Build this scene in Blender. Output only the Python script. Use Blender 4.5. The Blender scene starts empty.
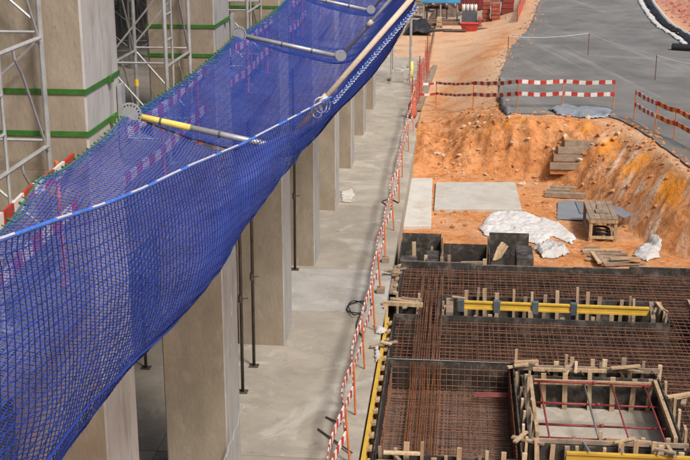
import bpy, math, random
from mathutils import Vector, Matrix, noise
random.seed(7)
R = math.radians
sc = bpy.context.scene
col = sc.collection

# ------------------------------------------------------------------ camera
F, H = 1200.0, 10.0
PIT, YAW = math.atan(363/1200), R(5.45)
cam = bpy.data.cameras.new('camera'); cam.sensor_width = 36; cam.lens = F/690*36
cam.clip_start = 0.1; cam.clip_end = 3000
co = bpy.data.objects.new('camera', cam); col.objects.link(co)
co.location = (0, 0, H); co.rotation_euler = (R(90)-PIT, 0, YAW)
sc.camera = co
# ------------------------------------------------------------------ sky, sun
SUN_EL, SUN_AZ = R(52), R(138)          # azimuth clockwise from +Y: sun to the right, a little behind the camera
w = bpy.data.worlds.new('World'); sc.world = w; w.use_nodes = True
nt = w.node_tree; bg = nt.nodes['Background']
sky = nt.nodes.new('ShaderNodeTexSky'); sky.sky_type = 'NISHITA'; sky.sun_disc = False
sky.sun_elevation = SUN_EL; sky.sun_rotation = SUN_AZ
sky.air_density = 1.0; sky.dust_density = 6.0; sky.ozone_density = 1.0
nt.links.new(sky.outputs[0], bg.inputs[0]); bg.inputs[1].default_value = 0.105
sun = bpy.data.lights.new('sun', 'SUN'); sun.energy = 2.5; sun.angle = R(10); sun.color = (1, .94, .86)
so = bpy.data.objects.new('sun', sun); col.objects.link(so)
sd = Vector((math.sin(SUN_AZ)*math.cos(SUN_EL), math.cos(SUN_AZ)*math.cos(SUN_EL), math.sin(SUN_EL)))
so.rotation_euler = sd.to_track_quat('Z', 'Y').to_euler(); so.location = (20, -10, 40)
sc.view_settings.view_transform = 'Standard'; sc.view_settings.look = 'None'
sc.view_settings.exposure = 0.38; sc.view_settings.gamma = 1
sc.view_settings.use_curve_mapping = False

# ------------------------------------------------------------------ pixel helpers (photo is 690 x 460)
def ray(x, y):
    u, v = x-345, y-230
    d = v*math.cos(PIT)+F*math.sin(PIT); f = F*math.cos(PIT)-v*math.sin(PIT)
    return Vector((u*math.cos(YAW)-f*math.sin(YAW), f*math.cos(YAW)+u*math.sin(YAW), -d))
def pz(x, y, z=0.0):
    r = ray(x, y); return Vector((0, 0, H))+r*((z-H)/r.z)
def py(x, y, Y):
    r = ray(x, y); return Vector((0, 0, H))+r*(Y/r.y)

# ------------------------------------------------------------------ materials
M = {}
def mat(name, c, rough=.8, var=.25, scale=3.0, bump=.3, bscale=40.0, c2=None, metal=0.0, stretch=None, spec=.3, dirt=None):
    m = bpy.data.materials.new(name); m.use_nodes = True; n = m.node_tree; N = n.nodes; L = n.links
    b = N['Principled BSDF']; b.inputs['Roughness'].default_value = rough; b.inputs['Metallic'].default_value = metal
    b.inputs['Specular IOR Level'].default_value = spec
    tc = N.new('ShaderNodeTexCoord'); mp = N.new('ShaderNodeMapping')
    oi = N.new('ShaderNodeObjectInfo'); ad = N.new('ShaderNodeVectorMath'); ad.operation = 'MULTIPLY_ADD'
    L.new(oi.outputs['Random'], ad.inputs[0]); ad.inputs[1].default_value = (37, 53, 71); L.new(tc.outputs['Object'], ad.inputs[2])
    L.new(ad.outputs[0], mp.inputs[0])
    if stretch: mp.inputs['Scale'].default_value = stretch
    n1 = N.new('ShaderNodeTexNoise'); n1.inputs['Scale'].default_value = scale; n1.inputs['Detail'].default_value = 8; n1.inputs['Roughness'].default_value = .62
    L.new(mp.outputs[0], n1.inputs['Vector'])
    cr = N.new('ShaderNodeValToRGB'); L.new(n1.outputs[0], cr.inputs[0])
    a = [max(0, x*(1-var)) for x in c]; z = c2 if c2 else [min(1, x*(1+var)) for x in c]
    cr.color_ramp.elements[0].position = .32; cr.color_ramp.elements[0].color = (*a, 1)
    cr.color_ramp.elements[1].position = .68; cr.color_ramp.elements[1].color = (*z, 1)
    out = cr.outputs[0]
    if dirt:
        n3 = N.new('ShaderNodeTexNoise'); n3.inputs['Scale'].default_value = dirt[1]; n3.inputs['Detail'].default_value = 6; n3.inputs['Roughness'].default_value = .7
        L.new(tc.outputs['Object'], n3.inputs['Vector'])
        r3 = N.new('ShaderNodeMapRange'); r3.inputs[1].default_value = dirt[2]; r3.inputs[2].default_value = dirt[2]+.18
        r3.inputs[4].default_value = dirt[3]
        L.new(n3.outputs[0], r3.inputs[0])
        mx = N.new('ShaderNodeMix'); mx.data_type = 'RGBA'; L.new(r3.outputs[0], mx.inputs[0]); L.new(out, mx.inputs[6]); mx.inputs[7].default_value = (*dirt[0], 1)
        out = mx.outputs[2]
    hv = N.new('ShaderNodeHueSaturation'); mr = N.new('ShaderNodeMapRange'); mr.inputs[3].default_value = .85; mr.inputs[4].default_value = 1.12
    L.new(oi.outputs['Random'], mr.inputs[0]); L.new(mr.outputs[0], hv.inputs['Value']); L.new(out, hv.inputs['Color'])
    L.new(hv.outputs[0], b.inputs['Base Color'])
    n2 = N.new('ShaderNodeTexNoise'); n2.inputs['Scale'].default_value = bscale; n2.inputs['Detail'].default_value = 5; L.new(mp.outputs[0], n2.inputs['Vector'])
    bp = N.new('ShaderNodeBump'); bp.inputs['Strength'].default_value = bump; bp.inputs['Distance'].default_value = .02
    L.new(n2.outputs[0], bp.inputs['Height']); L.new(bp.outputs[0], b.inputs['Normal'])
    M[name] = m; return m
mat('slab_concrete', (.32, .288, .24), .85, .16, 1.1, .25, 25, dirt=((.25, .23, .2), .5, .52, .5))
mat('slab_patch', (.40, .385, .36), .85, .12, 1.2, .2, 30, dirt=((.3, .27, .23), .7, .5, .5))
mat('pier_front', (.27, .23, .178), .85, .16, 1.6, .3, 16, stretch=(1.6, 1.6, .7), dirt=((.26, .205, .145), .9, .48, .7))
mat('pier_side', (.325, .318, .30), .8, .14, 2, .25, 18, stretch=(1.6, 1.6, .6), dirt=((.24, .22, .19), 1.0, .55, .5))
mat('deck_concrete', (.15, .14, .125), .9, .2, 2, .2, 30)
mat('pad_concrete', (.47, .455, .42), .85, .1, 2, .15, 30, dirt=((.36, .29, .2), .9, .52, .6))
mat('form_black', (.03, .027, .026), .6, .4, 2.5, .2, 30, c2=(.065, .058, .052), spec=.3, dirt=((.20, .17, .145), 2.6, .5, .7))
mat('form_edge', (.22, .17, .12), .8, .3, 5)
mat('timber', (.40, .285, .175), .8, .3, 2.5, .3, 30, stretch=(6, 6, .8), dirt=((.23, .18, .13), 2.0, .5, .6))
mat('timber_pale', (.50, .385, .255), .8, .25, 2.5, .3, 30, stretch=(6, 6, .8), dirt=((.3, .24, .17), 2.0, .52, .5))
mat('timber_grey', (.27, .205, .15), .85, .3, 2.5, .3, 30, stretch=(2, 2, 2), dirt=((.16, .125, .1), 2, .5, .6))
mat('beam_yellow', (.55, .35, .05), .6, .18, 3, .1, 30, dirt=((.3, .22, .08), 3, .6, .7))
mat('clamp_grey', (.10, .115, .13), .5, .25, 6, metal=.2)
mat('prop_red', (.20, .035, .032), .5, .3, 6, dirt=((.2, .1, .08), 4, .58, .6))
mat('rebar', (.12, .055, .034), .8, .4, 3, .2, 60, c2=(.24, .115, .068))
mat('rebar_rust', (.17, .065, .03), .85, .3, 4, .2, 60, c2=(.27, .10, .04))
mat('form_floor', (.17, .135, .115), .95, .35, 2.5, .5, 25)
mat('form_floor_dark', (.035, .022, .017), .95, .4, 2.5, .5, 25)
mat('galv', (.40, .41, .41), .45, .2, 5, .1, 40, metal=.35)
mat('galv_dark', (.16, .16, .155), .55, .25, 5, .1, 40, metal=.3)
mat('tube_beige', (.60, .50, .38), .6, .12, 4)
mat('tube_yellow', (.66, .52, .12), .55, .12, 5)
mat('band_green', (.035, .13, .02), .6, .2, 8)
mat('mark_yellow', (.7, .5, .05), .5, .1, 8)
mat('red', (.40, .04, .032), .6, .25, 6, .1, dirt=((.30, .16, .11), 7, .54, .7))
mat('white', (.62, .60, .57), .6, .10, 6, .1, dirt=((.42, .34, .26), 7, .52, .7))
mat('orange_post', (.58, .16, .05), .6, .2, 6)
mat('rail_orange', (.75, .30, .05), .6, .15, 6)
mat('pipe_dark', (.07, .055, .045), .6, .3, 6)
mat('cable_black', (.018, .018, .02), .5, .2, 6)
mat('rope_blue', (.05, .14, .50), .75, .25, 20, .3, 90)
mat('rope_white', (.52, .53, .60), .8, .1, 20, .3, 90)
mat('rope_lilac', (.28, .30, .52), .8, .2, 20, .3, 90)
mat('rope_green', (.04, .13, .05), .8, .4, 14, .3, 90)
mat('net_strand', (.008, .022, .15), .8, .35, 3, .0, 60, c2=(.016, .045, .26))
mat('net_dense', (.012, .035, .22), .8, .25, 4, .0, 60)
mat('tarp_white', (.47, .465, .455), .5, .10, 3, .4, 7, dirt=((.5, .4, .29), 1.2, .56, .6))
mat('sheet_grey', (.19, .21, .24), .4, .12, 2, .1, 20, metal=.1)
mat('membrane', (.11, .125, .15), .35, .3, 2, .4, 8)
mat('asphalt', (.16, .157, .15), .85, .22, .4, 1.0, 25, c2=(.225, .22, .21), dirt=((.30, .295, .28), .16, .55, .55))
mat('stone_pale', (.52, .40, .29), .9, .3, 4, .4, 20)
mat('brick_red', (.33, .09, .06), .85, .35, 3, .4, 20)
mat('container_red', (.22, .045, .035), .6, .2, 1)
mat('container_blue', (.04, .17, .29), .55, .2, 1)
mat('rubble_dark', (.11, .075, .055), .9, .4, 2, .6, 9)
mat('mesh_orange', (.50, .12, .085), .7, .2, 4)
mat('rust_steel', (.16, .075, .05), .8, .35, 3)

def stains(name, layers=None, stretch=(1, 1, 1)):
    m = M[name]; n = m.node_tree; N = n.nodes; L = n.links; b = N['Principled BSDF']; out = b.inputs['Base Color'].links[0].from_socket
    g = N.new('ShaderNodeNewGeometry'); sm = N.new('ShaderNodeVectorMath'); sm.operation = 'MULTIPLY'; sm.inputs[1].default_value = stretch; L.new(g.outputs['Position'], sm.inputs[0])
    for sc_, th, wd, c, k, dist_ in layers or ((.9, .53, .06, (.24, .22, .19), .4, 1.0), (2.7, .60, .06, (.19, .17, .15), .45, .5), (.45, .55, .1, (.46, .44, .40), .6, 2.0), (7.0, .62, .05, (.44, .42, .38), .5, .4), (14.0, .64, .05, (.17, .15, .13), .5, .3)):
        nz = N.new('ShaderNodeTexNoise'); nz.inputs['Scale'].default_value = sc_; nz.inputs['Detail'].default_value = 9; nz.inputs['Roughness'].default_value = .66; nz.inputs['Distortion'].default_value = dist_
        L.new(sm.outputs[0], nz.inputs['Vector'])
        mr = N.new('ShaderNodeMapRange'); mr.inputs[1].default_value = th; mr.inputs[2].default_value = th+wd; mr.inputs[4].default_value = k; L.new(nz.outputs[0], mr.inputs[0])
        mx = N.new('ShaderNodeMix'); mx.data_type = 'RGBA'; L.new(mr.outputs[0], mx.inputs[0]); L.new(out, mx.inputs[6]); mx.inputs[7].default_value = (*c, 1); out = mx.outputs[2]
    L.new(out, b.inputs['Base Color'])
stains('slab_concrete')
stains('slab_patch')
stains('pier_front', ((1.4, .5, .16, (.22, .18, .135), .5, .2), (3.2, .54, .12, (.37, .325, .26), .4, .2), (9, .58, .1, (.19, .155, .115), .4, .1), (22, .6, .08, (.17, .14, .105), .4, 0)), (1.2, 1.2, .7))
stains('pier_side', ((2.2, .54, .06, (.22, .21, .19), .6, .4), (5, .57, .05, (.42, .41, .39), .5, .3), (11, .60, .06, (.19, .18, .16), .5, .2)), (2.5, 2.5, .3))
stains('pad_concrete', ((1.3, .55, .08, (.36, .33, .28), .6, .8), (5, .6, .06, (.34, .27, .19), .5, .4)))
def soil_mat():
    m = bpy.data.materials.new('soil'); m.use_nodes = True; n = m.node_tree; N = n.nodes; L = n.links
    b = N['Principled BSDF']; b.inputs['Roughness'].default_value = .95; b.inputs['Specular IOR Level'].default_value = .1
    tc = N.new('ShaderNodeTexCoord'); g = N.new('ShaderNodeNewGeometry')
    def noi(s, d=8, r=.65, vec=None):
        x = N.new('ShaderNodeTexNoise'); x.inputs['Scale'].default_value = s; x.inputs['Detail'].default_value = d; x.inputs['Roughness'].default_value = r
        L.new(vec if vec else tc.outputs['Object'], x.inputs['Vector']); return x.outputs[0]
    def mix(f, a, bb):
        x = N.new('ShaderNodeMix'); x.data_type = 'RGBA'
        if isinstance(f, float): x.inputs[0].default_value = f
        else: L.new(f, x.inputs[0])
        for i, s in ((6, a), (7, bb)):
            if isinstance(s, tuple): x.inputs[i].default_value = (*s, 1)
            else: L.new(s, x.inputs[i])
        return x.outputs[2]
    def rng(s, a, c):
        x = N.new('ShaderNodeMapRange'); x.inputs[1].default_value = a; x.inputs[2].default_value = c; L.new(s, x.inputs[0]); return x.outputs[0]
    def mul(a, c):
        x = N.new('ShaderNodeMath'); x.operation = 'MULTIPLY'; L.new(a, x.inputs[0])
        if isinstance(c, float): x.inputs[1].default_value = c
        else: L.new(c, x.inputs[1])
        return x.outputs[0]
    def att(nm):
        x = N.new('ShaderNodeAttribute'); x.attribute_name = nm; return x.outputs['Fac']
    base = mix(rng(noi(.9), .35, .65), (.50, .205, .072), (.68, .33, .145))
    base = mix(mul(rng(noi(5.0), .5, .62), .55), base, (.27, .095, .035))
    base = mix(mul(rng(noi(1.6, 9, .7), .52, .64), .6), base, (.34, .125, .045))
    base = mix(mul(rng(noi(2.3), .56, .66), .55), base, (.64, .40, .24))
    base = mix(mul(att('bright'), rng(noi(1.7), .3, .5)), base, (.82, .31, .035))
    base = mix(mul(att('pale'), rng(noi(.6), .2, .55)), base, (.60, .405, .265))
    base = mix(mul(att('streak'), rng(noi(9.0), .3, .5)), base, (.70, .55, .43))
    base = mix(att('red'), base, mix(rng(noi(3.0), .4, .6), (.34, .13, .09), (.48, .29, .21)))
    base = mix(att('grey'), base, (.27, .25, .22))
    L.new(base, b.inputs['Base Color'])
    bp = N.new('ShaderNodeBump'); bp.inputs['Strength'].default_value = 1.0; bp.inputs['Distance'].default_value = .09
    L.new(noi(7.0, 10, .7), bp.inputs['Height'])
    sx = N.new('ShaderNodeSeparateXYZ'); L.new(g.outputs['Normal'], sx.inputs[0])
    wz = N.new('ShaderNodeVectorMath'); wz.operation = 'MULTIPLY_ADD'; wz.inputs[1].default_value = (.5, .5, .5)
    nz = N.new('ShaderNodeTexNoise'); nz.inputs['Scale'].default_value = 2.5; nz.inputs['Detail'].default_value = 5; L.new(tc.outputs['Object'], nz.inputs['Vector'])
    L.new(nz.outputs['Color'], wz.inputs[0]); L.new(tc.outputs['Object'], wz.inputs[2])
    vo = N.new('ShaderNodeTexVoronoi'); vo.feature = 'DISTANCE_TO_EDGE'; vo.inputs['Scale'].default_value = 2.6; L.new(wz.outputs[0], vo.inputs['Vector'])
    vm = rng(vo.outputs['Distance'], 0, .22)
    b2 = N.new('ShaderNodeBump'); b2.inputs['Distance'].default_value = .05; L.new(vm, b2.inputs['Height']); L.new(bp.outputs[0], b2.inputs['Normal'])
    L.new(mul(rng(sx.outputs[2], .97, .85), mul(rng(noi(.8, 4), .42, .62), .45)), b2.inputs['Strength']); L.new(b2.outputs[0], b.inputs['Normal'])
    M['soil'] = m
soil_mat()

def asphalt():
    m = M['asphalt']; n = m.node_tree; N = n.nodes; L = n.links; b = N['Principled BSDF']; src = b.inputs['Base Color'].links[0].from_socket
    tc = N.new('ShaderNodeTexCoord'); out = src
    for ang, sc_, th, c, k in ((.22, (1.1, .06, 1), .55, (.32, .315, .305), .4), (-.5, (.9, .05, 1), .58, (.30, .295, .285), .35), (.05, (.35, .3, 1), .52, (.10, .105, .11), .6), (1.3, (.8, .07, 1), .6, (.31, .305, .295), .3)):
        mp = N.new('ShaderNodeMapping'); mp.inputs['Rotation'].default_value = (0, 0, ang); mp.inputs['Scale'].default_value = sc_; mp.vector_type = 'TEXTURE'
        mp.inputs['Scale'].default_value = tuple(1/v for v in sc_); L.new(tc.outputs['Object'], mp.inputs[0])
        nz = N.new('ShaderNodeTexNoise'); nz.inputs['Scale'].default_value = 1; nz.inputs['Detail'].default_value = 9; nz.inputs['Roughness'].default_value = .68; L.new(mp.outputs[0], nz.inputs['Vector'])
        mr = N.new('ShaderNodeMapRange'); mr.inputs[1].default_value = th; mr.inputs[2].default_value = th+.14; mr.inputs[4].default_value = k; L.new(nz.outputs[0], mr.inputs[0])
        mx = N.new('ShaderNodeMix'); mx.data_type = 'RGBA'; L.new(mr.outputs[0], mx.inputs[0]); L.new(out, mx.inputs[6]); mx.inputs[7].default_value = (*c, 1); out = mx.outputs[2]
    L.new(out, b.inputs['Base Color'])
asphalt()
def mesh_mat(name, cell, fill, c, c2):
    """fine debris mesh: blue threads with open holes between them (UV in metres)"""
    m = bpy.data.materials.new(name); m.use_nodes = True; n = m.node_tree; N = n.nodes; L = n.links
    b = N['Principled BSDF']; b.inputs['Roughness'].default_value = .7; b.inputs['Specular IOR Level'].default_value = .2
    out = N['Material Output']
    uv = N.new('ShaderNodeUVMap'); uv.uv_map = 'UVMap'
    nz = N.new('ShaderNodeTexNoise'); nz.inputs['Scale'].default_value = 1.3; nz.inputs['Detail'].default_value = 5; L.new(uv.outputs[0], nz.inputs['Vector'])
    cr = N.new('ShaderNodeValToRGB'); L.new(nz.outputs[0], cr.inputs[0]); cr.color_ramp.elements[0].color = (*c, 1); cr.color_ramp.elements[1].color = (*c2, 1)
    cr.color_ramp.elements[0].position = .3; cr.color_ramp.elements[1].position = .7
    L.new(cr.outputs[0], b.inputs['Base Color'])
    # wobble
    wv = N.new('ShaderNodeTexNoise'); wv.inputs['Scale'].default_value = 6; L.new(uv.outputs[0], wv.inputs['Vector'])
    ma = N.new('ShaderNodeVectorMath'); ma.operation = 'MULTIPLY_ADD'; ma.inputs[1].default_value = (.05, .05, 0)
    L.new(wv.outputs['Color'], ma.inputs[0]); L.new(uv.outputs[0], ma.inputs[2])
    sp = N.new('ShaderNodeSeparateXYZ'); L.new(ma.outputs[0], sp.inputs[0])
    at = N.new('ShaderNodeAttribute'); at.attribute_name = 'dense'
    fl = N.new('ShaderNodeMath'); fl.operation = 'ADD'; L.new(at.outputs['Fac'], fl.inputs[0]); fl.inputs[1].default_value = fill
    res = []
    for i, k in ((0, 1.0), (1, 1.0)):
        d = N.new('ShaderNodeMath'); d.operation = 'DIVIDE'; L.new(sp.outputs[i], d.inputs[0]); d.inputs[1].default_value = cell*k
        f = N.new('ShaderNodeMath'); f.operation = 'FRACT'; L.new(d.outputs[0], f.inputs[0])
        l = N.new('ShaderNodeMath'); l.operation = 'LESS_THAN'; L.new(f.outputs[0], l.inputs[0]); L.new(fl.outputs[0], l.inputs[1]); res.append(l)
    mx = N.new('ShaderNodeMath'); mx.operation = 'MAXIMUM'; L.new(res[0].outputs[0], mx.inputs[0]); L.new(res[1].outputs[0], mx.inputs[1])
    tr = N.new('ShaderNodeBsdfTransparent'); ms = N.new('ShaderNodeMixShader')
    L.new(mx.outputs[0], ms.inputs[0]); L.new(tr.outputs[0], ms.inputs[1]); L.new(b.outputs[0], ms.inputs[2]); L.new(ms.outputs[0], out.inputs[0])
    M[name] = m
mesh_mat('debris_mesh', .03, .20, (.014, .04, .27), (.03, .075, .40))
mesh_mat('debris_mesh_open', .034, .165, (.03, .055, .31), (.085, .125, .46))

# ------------------------------------------------------------------ mesh builder
class MB:
    def __init__(s): s.v = []; s.f = []; s.mi = []
    def add(s, vs, fs, mi=0):
        o = len(s.v); s.v += [tuple(x) for x in vs]; s.f += [tuple(i+o for i in f) for f in fs]; s.mi += [mi]*len(fs); return s
    def box(s, x0, x1, y0, y1, z0, z1, mi=0):
        vs = [(x, y, z) for z in (z0, z1) for y in (y0, y1) for x in (x0, x1)]
        return s.add(vs, [(0, 2, 3, 1), (4, 5, 7, 6), (0, 1, 5, 4), (2, 6, 7, 3), (0, 4, 6, 2), (1, 3, 7, 5)], mi)
    def bar(s, p, q, a, b, mi=0, up=(0, 0, 1), roll=0.0):
        """rectangular bar: a wide (horizontal), b high"""
        p, q = Vector(p), Vector(q); d = (q-p).normalized(); u = Vector(up)
        if abs(d.dot(u)) > .98: u = Vector((0, 1, 0))
        x = d.cross(u).normalized(); y = x.cross(d).normalized()
        if roll: m = Matrix.Rotation(roll, 3, d); x = m @ x; y = m @ y
        vs = [c+x*i*a/2+y*j*b/2 for c in (p, q) for i, j in ((-1, -1), (1, -1), (1, 1), (-1, 1))]
        return s.add(vs, [(3, 2, 1, 0), (4, 5, 6, 7), (0, 1, 5, 4), (1, 2, 6, 5), (2, 3, 7, 6), (3, 0, 4, 7)], mi)
    def tube(s, pts, r, n=8, mi=0, cap=True):
        pts = [Vector(p) for p in pts]; o = len(s.v); k = len(pts); prev = None
        for i, p in enumerate(pts):
            d = (pts[min(i+1, k-1)]-pts[max(i-1, 0)]).normalized()
            if prev is None:
                u = Vector((0, 0, 1)) if abs(d.z) < .9 else Vector((1, 0, 0)); x = d.cross(u).normalized()
            else: x = (prev-d*prev.dot(d)).normalized()
            prev = x; y = d.cross(x)
            rr = r[i] if isinstance(r, (list, tuple)) else r
            for j in range(n):
                a = 2*math.pi*j/n; s.v.append(tuple(p+x*math.cos(a)*rr+y*math.sin(a)*rr))
        for i in range(k-1):
            for j in range(n):
                j2 = (j+1) % n; s.f.append((o+i*n+j, o+i*n+j2, o+(i+1)*n+j2, o+(i+1)*n+j)); s.mi.append(mi)
        if cap:
            s.f.append(tuple(o+j for j in reversed(range(n)))); s.mi.append(mi)
            s.f.append(tuple(o+(k-1)*n+j for j in range(n))); s.mi.append(mi)
        return s
    def build(s, name, mats, parent=None, smooth=False, kind=None, bevel=0):
        me = bpy.data.meshes.new(name); me.from_pydata(s.v, [], s.f)
        if not isinstance(mats, (list, tuple)): mats = [mats]
        for x in mats: me.materials.append(M[x])
        if len(mats) > 1: me.polygons.foreach_set('material_index', s.mi)
        if smooth: me.polygons.foreach_set('use_smooth', [True]*len(s.f))
        me.update()
        o = bpy.data.objects.new(name, me); col.objects.link(o)
        if parent: o.parent = parent
        if kind: o['kind'] = kind
        if bevel:
            b = o.modifiers.new('bevel', 'BEVEL'); b.width = bevel; b.segments = 2; b.limit_method = 'ANGLE'
        return o
def tag(o, label, cat, group=None):
    o['label'] = label; o['category'] = cat
    if group: o['group'] = group
    return o
def thing(name, label, cat, loc=(0, 0, 0), group=None):
    o = bpy.data.objects.new(name, None); col.objects.link(o); o.location = loc; o.empty_display_size = .2
    tag(o, label, cat, group); return o
def put(mb, name, m, parent, **k):
    """part given in world coordinates under a parent that sits at its own base"""
    L = parent.location
    mb.v = [(x-L.x, y-L.y, z-L.z) for x, y, z in mb.v]
    return mb.build(name, m, parent, **k)
def sub(mb, name, m, part, **k):
    L = part.parent.location
    mb.v = [(x-L.x, y-L.y, z-L.z) for x, y, z in mb.v]
    return mb.build(name, m, part, **k)
def solo(mb, name, m, loc, label, cat, group=None, **k):
    mb.v = [(x-loc[0], y-loc[1], z-loc[2]) for x, y, z in mb.v]
    o = mb.build(name, m, None, **k); o.location = loc; return tag(o, label, cat, group)
def fbm(x, y, z=0.0, oct=4): return noise.fractal(Vector((x, y, z)), 1.0, 2.0, oct)
def lerp(a, b, t): return a+(b-a)*t
def sstep(a, b, x):
    t = max(0, min(1, (x-a)/(b-a))); return t*t*(3-2*t)
def ordn(i): return ['first', 'second', 'third', 'fourth', 'fifth', 'sixth', 'seventh', 'eighth', 'ninth', 'tenth', 'eleventh', 'twelfth'][i]

ZP = -0.8            # pit floor
ZR = 1.1             # road level
S = 5.34             # pier spacing
Y0 = 4.54*S          # front of the pier whose base stands clear in mid-picture
PX0, PX1, PD = -4.64, -3.62, 1.17
def pier_y(k): return {-3: 5.0, -2: 11.3, -1: 17.6, 0: 24.1}.get(k, Y0+k*S)
SLAB_X = -1.58

# ================================================================== terrain
crest = [pz(x, y, z) for x, y, z in ((405, 125, .1), (422, 121, .3), (445, 114, .6), (470, 112, .9), (500, 116, ZR), (530, 119, ZR), (569, 118, ZR), (612, 125, ZR), (647, 142, ZR), (690, 175, ZR))]
toe = [pz(x, y, ZP) for x, y in ((410, 176), (440, 174), (480, 176), (520, 178), (548, 184), (585, 200), (618, 222), (655, 250), (700, 262))]
CP = [(-6, crest[0].y)]+[(p.x, p.y) for p in crest]+[(9.3, 30), (10.2, 22), (10.5, 8), (-6, 8)]
TP = [(-6, toe[0].y)]+[(p.x, p.y) for p in toe]+[(7.4, 30), (8.2, 22), (8.5, 10), (-6, 10)]
def inside(p, x, y):
    c = False; n = len(p); j = n-1
    for i in range(n):
        if (p[i][1] > y) != (p[j][1] > y) and x < (p[j][0]-p[i][0])*(y-p[i][1])/(p[j][1]-p[i][1])+p[i][0]: c = not c
        j = i
    return c
def dist(p, x, y):
    b = 1e9; n = len(p)
    for i in range(n):
        ax, ay = p[i]; bx, by = p[(i+1) % n]; dx, dy = bx-ax, by-ay
        t = max(0, min(1, ((x-ax)*dx+(y-ay)*dy)/(dx*dx+dy*dy+1e-9)))
        d = (x-ax-dx*t)**2+(y-ay-dy*t)**2
        if d < b: b = d
    return math.sqrt(b)
ROAD_PX = [(506, 114), (501, 106), (498, 96), (499, 84), (503, 70), (507, 58), (512, 47), (520, 39), (528, 31), (534, 18), (538, 6), (541, 0)]
roadL = [pz(x, y, ZR) for x, y in ROAD_PX]+[Vector((8.5, 150, ZR)), Vector((22, 300, ZR))]
roadR = [pz(x, y, ZR) for x, y in ((760, 92), (690, 50), (672, 36), (655, 24), (646, 10), (640, 0))]+[Vector((17.5, 150, ZR)), Vector((34, 300, ZR))]
def upper(x, y):
    """made ground outside the pit: level with the slab on the left, rising to the road"""
    z = lerp(.02, ZR, sstep(-1.2, 2.2, x))
    far = sstep(58, 76, y)
    z = lerp(z, lerp(.05, ZR, sstep(.5, 5.5, x)), far)
    return z
def terrain(x, y):
    """height and masks"""
    bright = pale = streak = red = grey = 0.0
    it = inside(TP, x, y); ic = inside(CP, x, y)
    if it:
        z = ZP + .035*fbm(x*1.3, y*1.3)+.015*fbm(x*6, y*6)
        pale = .35*sstep(-.1, .5, fbm(x*.4+3, y*.4))
    elif ic:
        dt, dc = dist(TP, x, y), dist(CP, x, y); f = dt/(dt+dc+1e-6); top = upper(x, y)
        right = sstep(4.3, 5.6, x)*sstep(46, 43, y)
        prof = lerp(sstep(0, .95, f**.8), f**.85, right)
        z = lerp(ZP, top, prof)
        k = math.sin(math.pi*min(1, f))
        ch = noise.cell_vector(Vector((x*1.1+.25*fbm(x, y), y*.8, 3)))[0]-.5
        z += k*(.17*fbm(x*1.1, y*1.1, 2)+.20*noise.ridged_multi_fractal(Vector((x*1.5, y*.9, 5)), 1, 2, 4, 1, 2)-.16)*(1-.65*right)+k*.07*fbm(x*5, y*5)+k*.34*(.40-noise.voronoi(Vector((x*.95+.4*fbm(x, y, 6), y*.75, 4)))[0][0])*(1-.6*right)+k*.22*(.42-noise.voronoi(Vector((x*2.1+.5*fbm(x*2, y*2, 1), y*1.6, 0)))[0][0])*(1-.75*right)
        # tooth marks of the digger on the right-hand bank, running down the slope
        g = noise.noise(Vector(((x*.85-y*.53)*4.6, (x*.53+y*.85)*.45, 9)))
        z += right*k*.06*g
        streak = right*sstep(.08, .3, g)*sstep(.05, .3, k)*sstep(-.4, .15, fbm(x*.9, y*.9, 7))
        b0 = fbm(x*.7, y*.7, 11)
        bright = sstep(.0, .3, b0)*sstep(.3, .7, f)*sstep(4, 5.5, x)+.7*sstep(.3, .55, fbm(x*.9, y*.9, 31))*sstep(.4, .7, f)
        pale = .8*sstep(.82, 1.0, f)*sstep(4.5, 6, x)
    else:
        dc = dist(CP, x, y); z = upper(x, y)
        sp = sstep(2.6, .1, dc)                                   # spoil heaped along the crest
        z += sp*(.12+.2*abs(fbm(x*1.2, y*1.2, 4)))*sstep(2.4, .2, x) + sp*.05*fbm(x*4, y*4)*sstep(6, 4, x)
        z += .02*fbm(x*1.5, y*1.5)
        pale = (1-.8*sp)*lerp(.95, .75, sstep(.1, .5, fbm(x*.35, y*.22, 6)))
        # darker churned track winding across the haul area
        tx = lerp(-.6, 3.2, sstep(52, 74, y))+.4*math.sin(y*.33)
        pale *= 1-.85*math.exp(-((x-tx)/.8)**2)*sstep(-.35, .1, fbm(x*.8, y*.6, 8))*sstep(78, 70, y)
        if x > 5: pale = max(pale, .8*sstep(1.2, .2, dc))
        bright = sstep(.35, .6, fbm(x*.8, y*.8, 14))*sstep(1.0, .1, dc)*sstep(4.5, 6, x)
        if x > 11.6 and y > 60: red = sstep(0, 1.5, x-(12.2+.01*(y-60)))
        if y > 79: grey = .7*sstep(79, 83, y)*sstep(5, 3, x)
    if x < SLAB_X-.1: z = min(z, -.25)
    return z, bright, pale, streak, red, grey
def grid_ground(name, xs, ys):
    vs = []; A = [[], [], [], [], []]
    for y in ys:
        for x in xs:
            t = terrain(x, y); vs.append((x, y, t[0]))
            for i in range(5): A[i].append(t[i+1])
    n = len(xs); fs = [(j*n+i, j*n+i+1, (j+1)*n+i+1, (j+1)*n+i) for j in range(len(ys)-1) for i in range(n-1)]
    me = bpy.data.meshes.new(name); me.from_pydata(vs, [], fs); me.materials.append(M['soil'])
    me.polygons.foreach_set('use_smooth', [True]*len(fs))
    for nm, a in zip(('bright', 'pale', 'streak', 'red', 'grey'), A):
        at = me.attributes.new(nm, 'FLOAT', 'POINT'); at.data.foreach_set('value', a)
    o = bpy.data.objects.new(name, me); col.objects.link(o); o['kind'] = 'structure'; return o
def rngl(a, b, st):
    n = max(1, int(round((b-a)/st))); return [a+(b-a)*i/n for i in range(n+1)]
xs = [-400, -120, -40, -12, -4]+rngl(-2, 10, .1)+rngl(10.4, 16, .4)+[18, 22, 30, 50, 120, 400]
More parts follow.
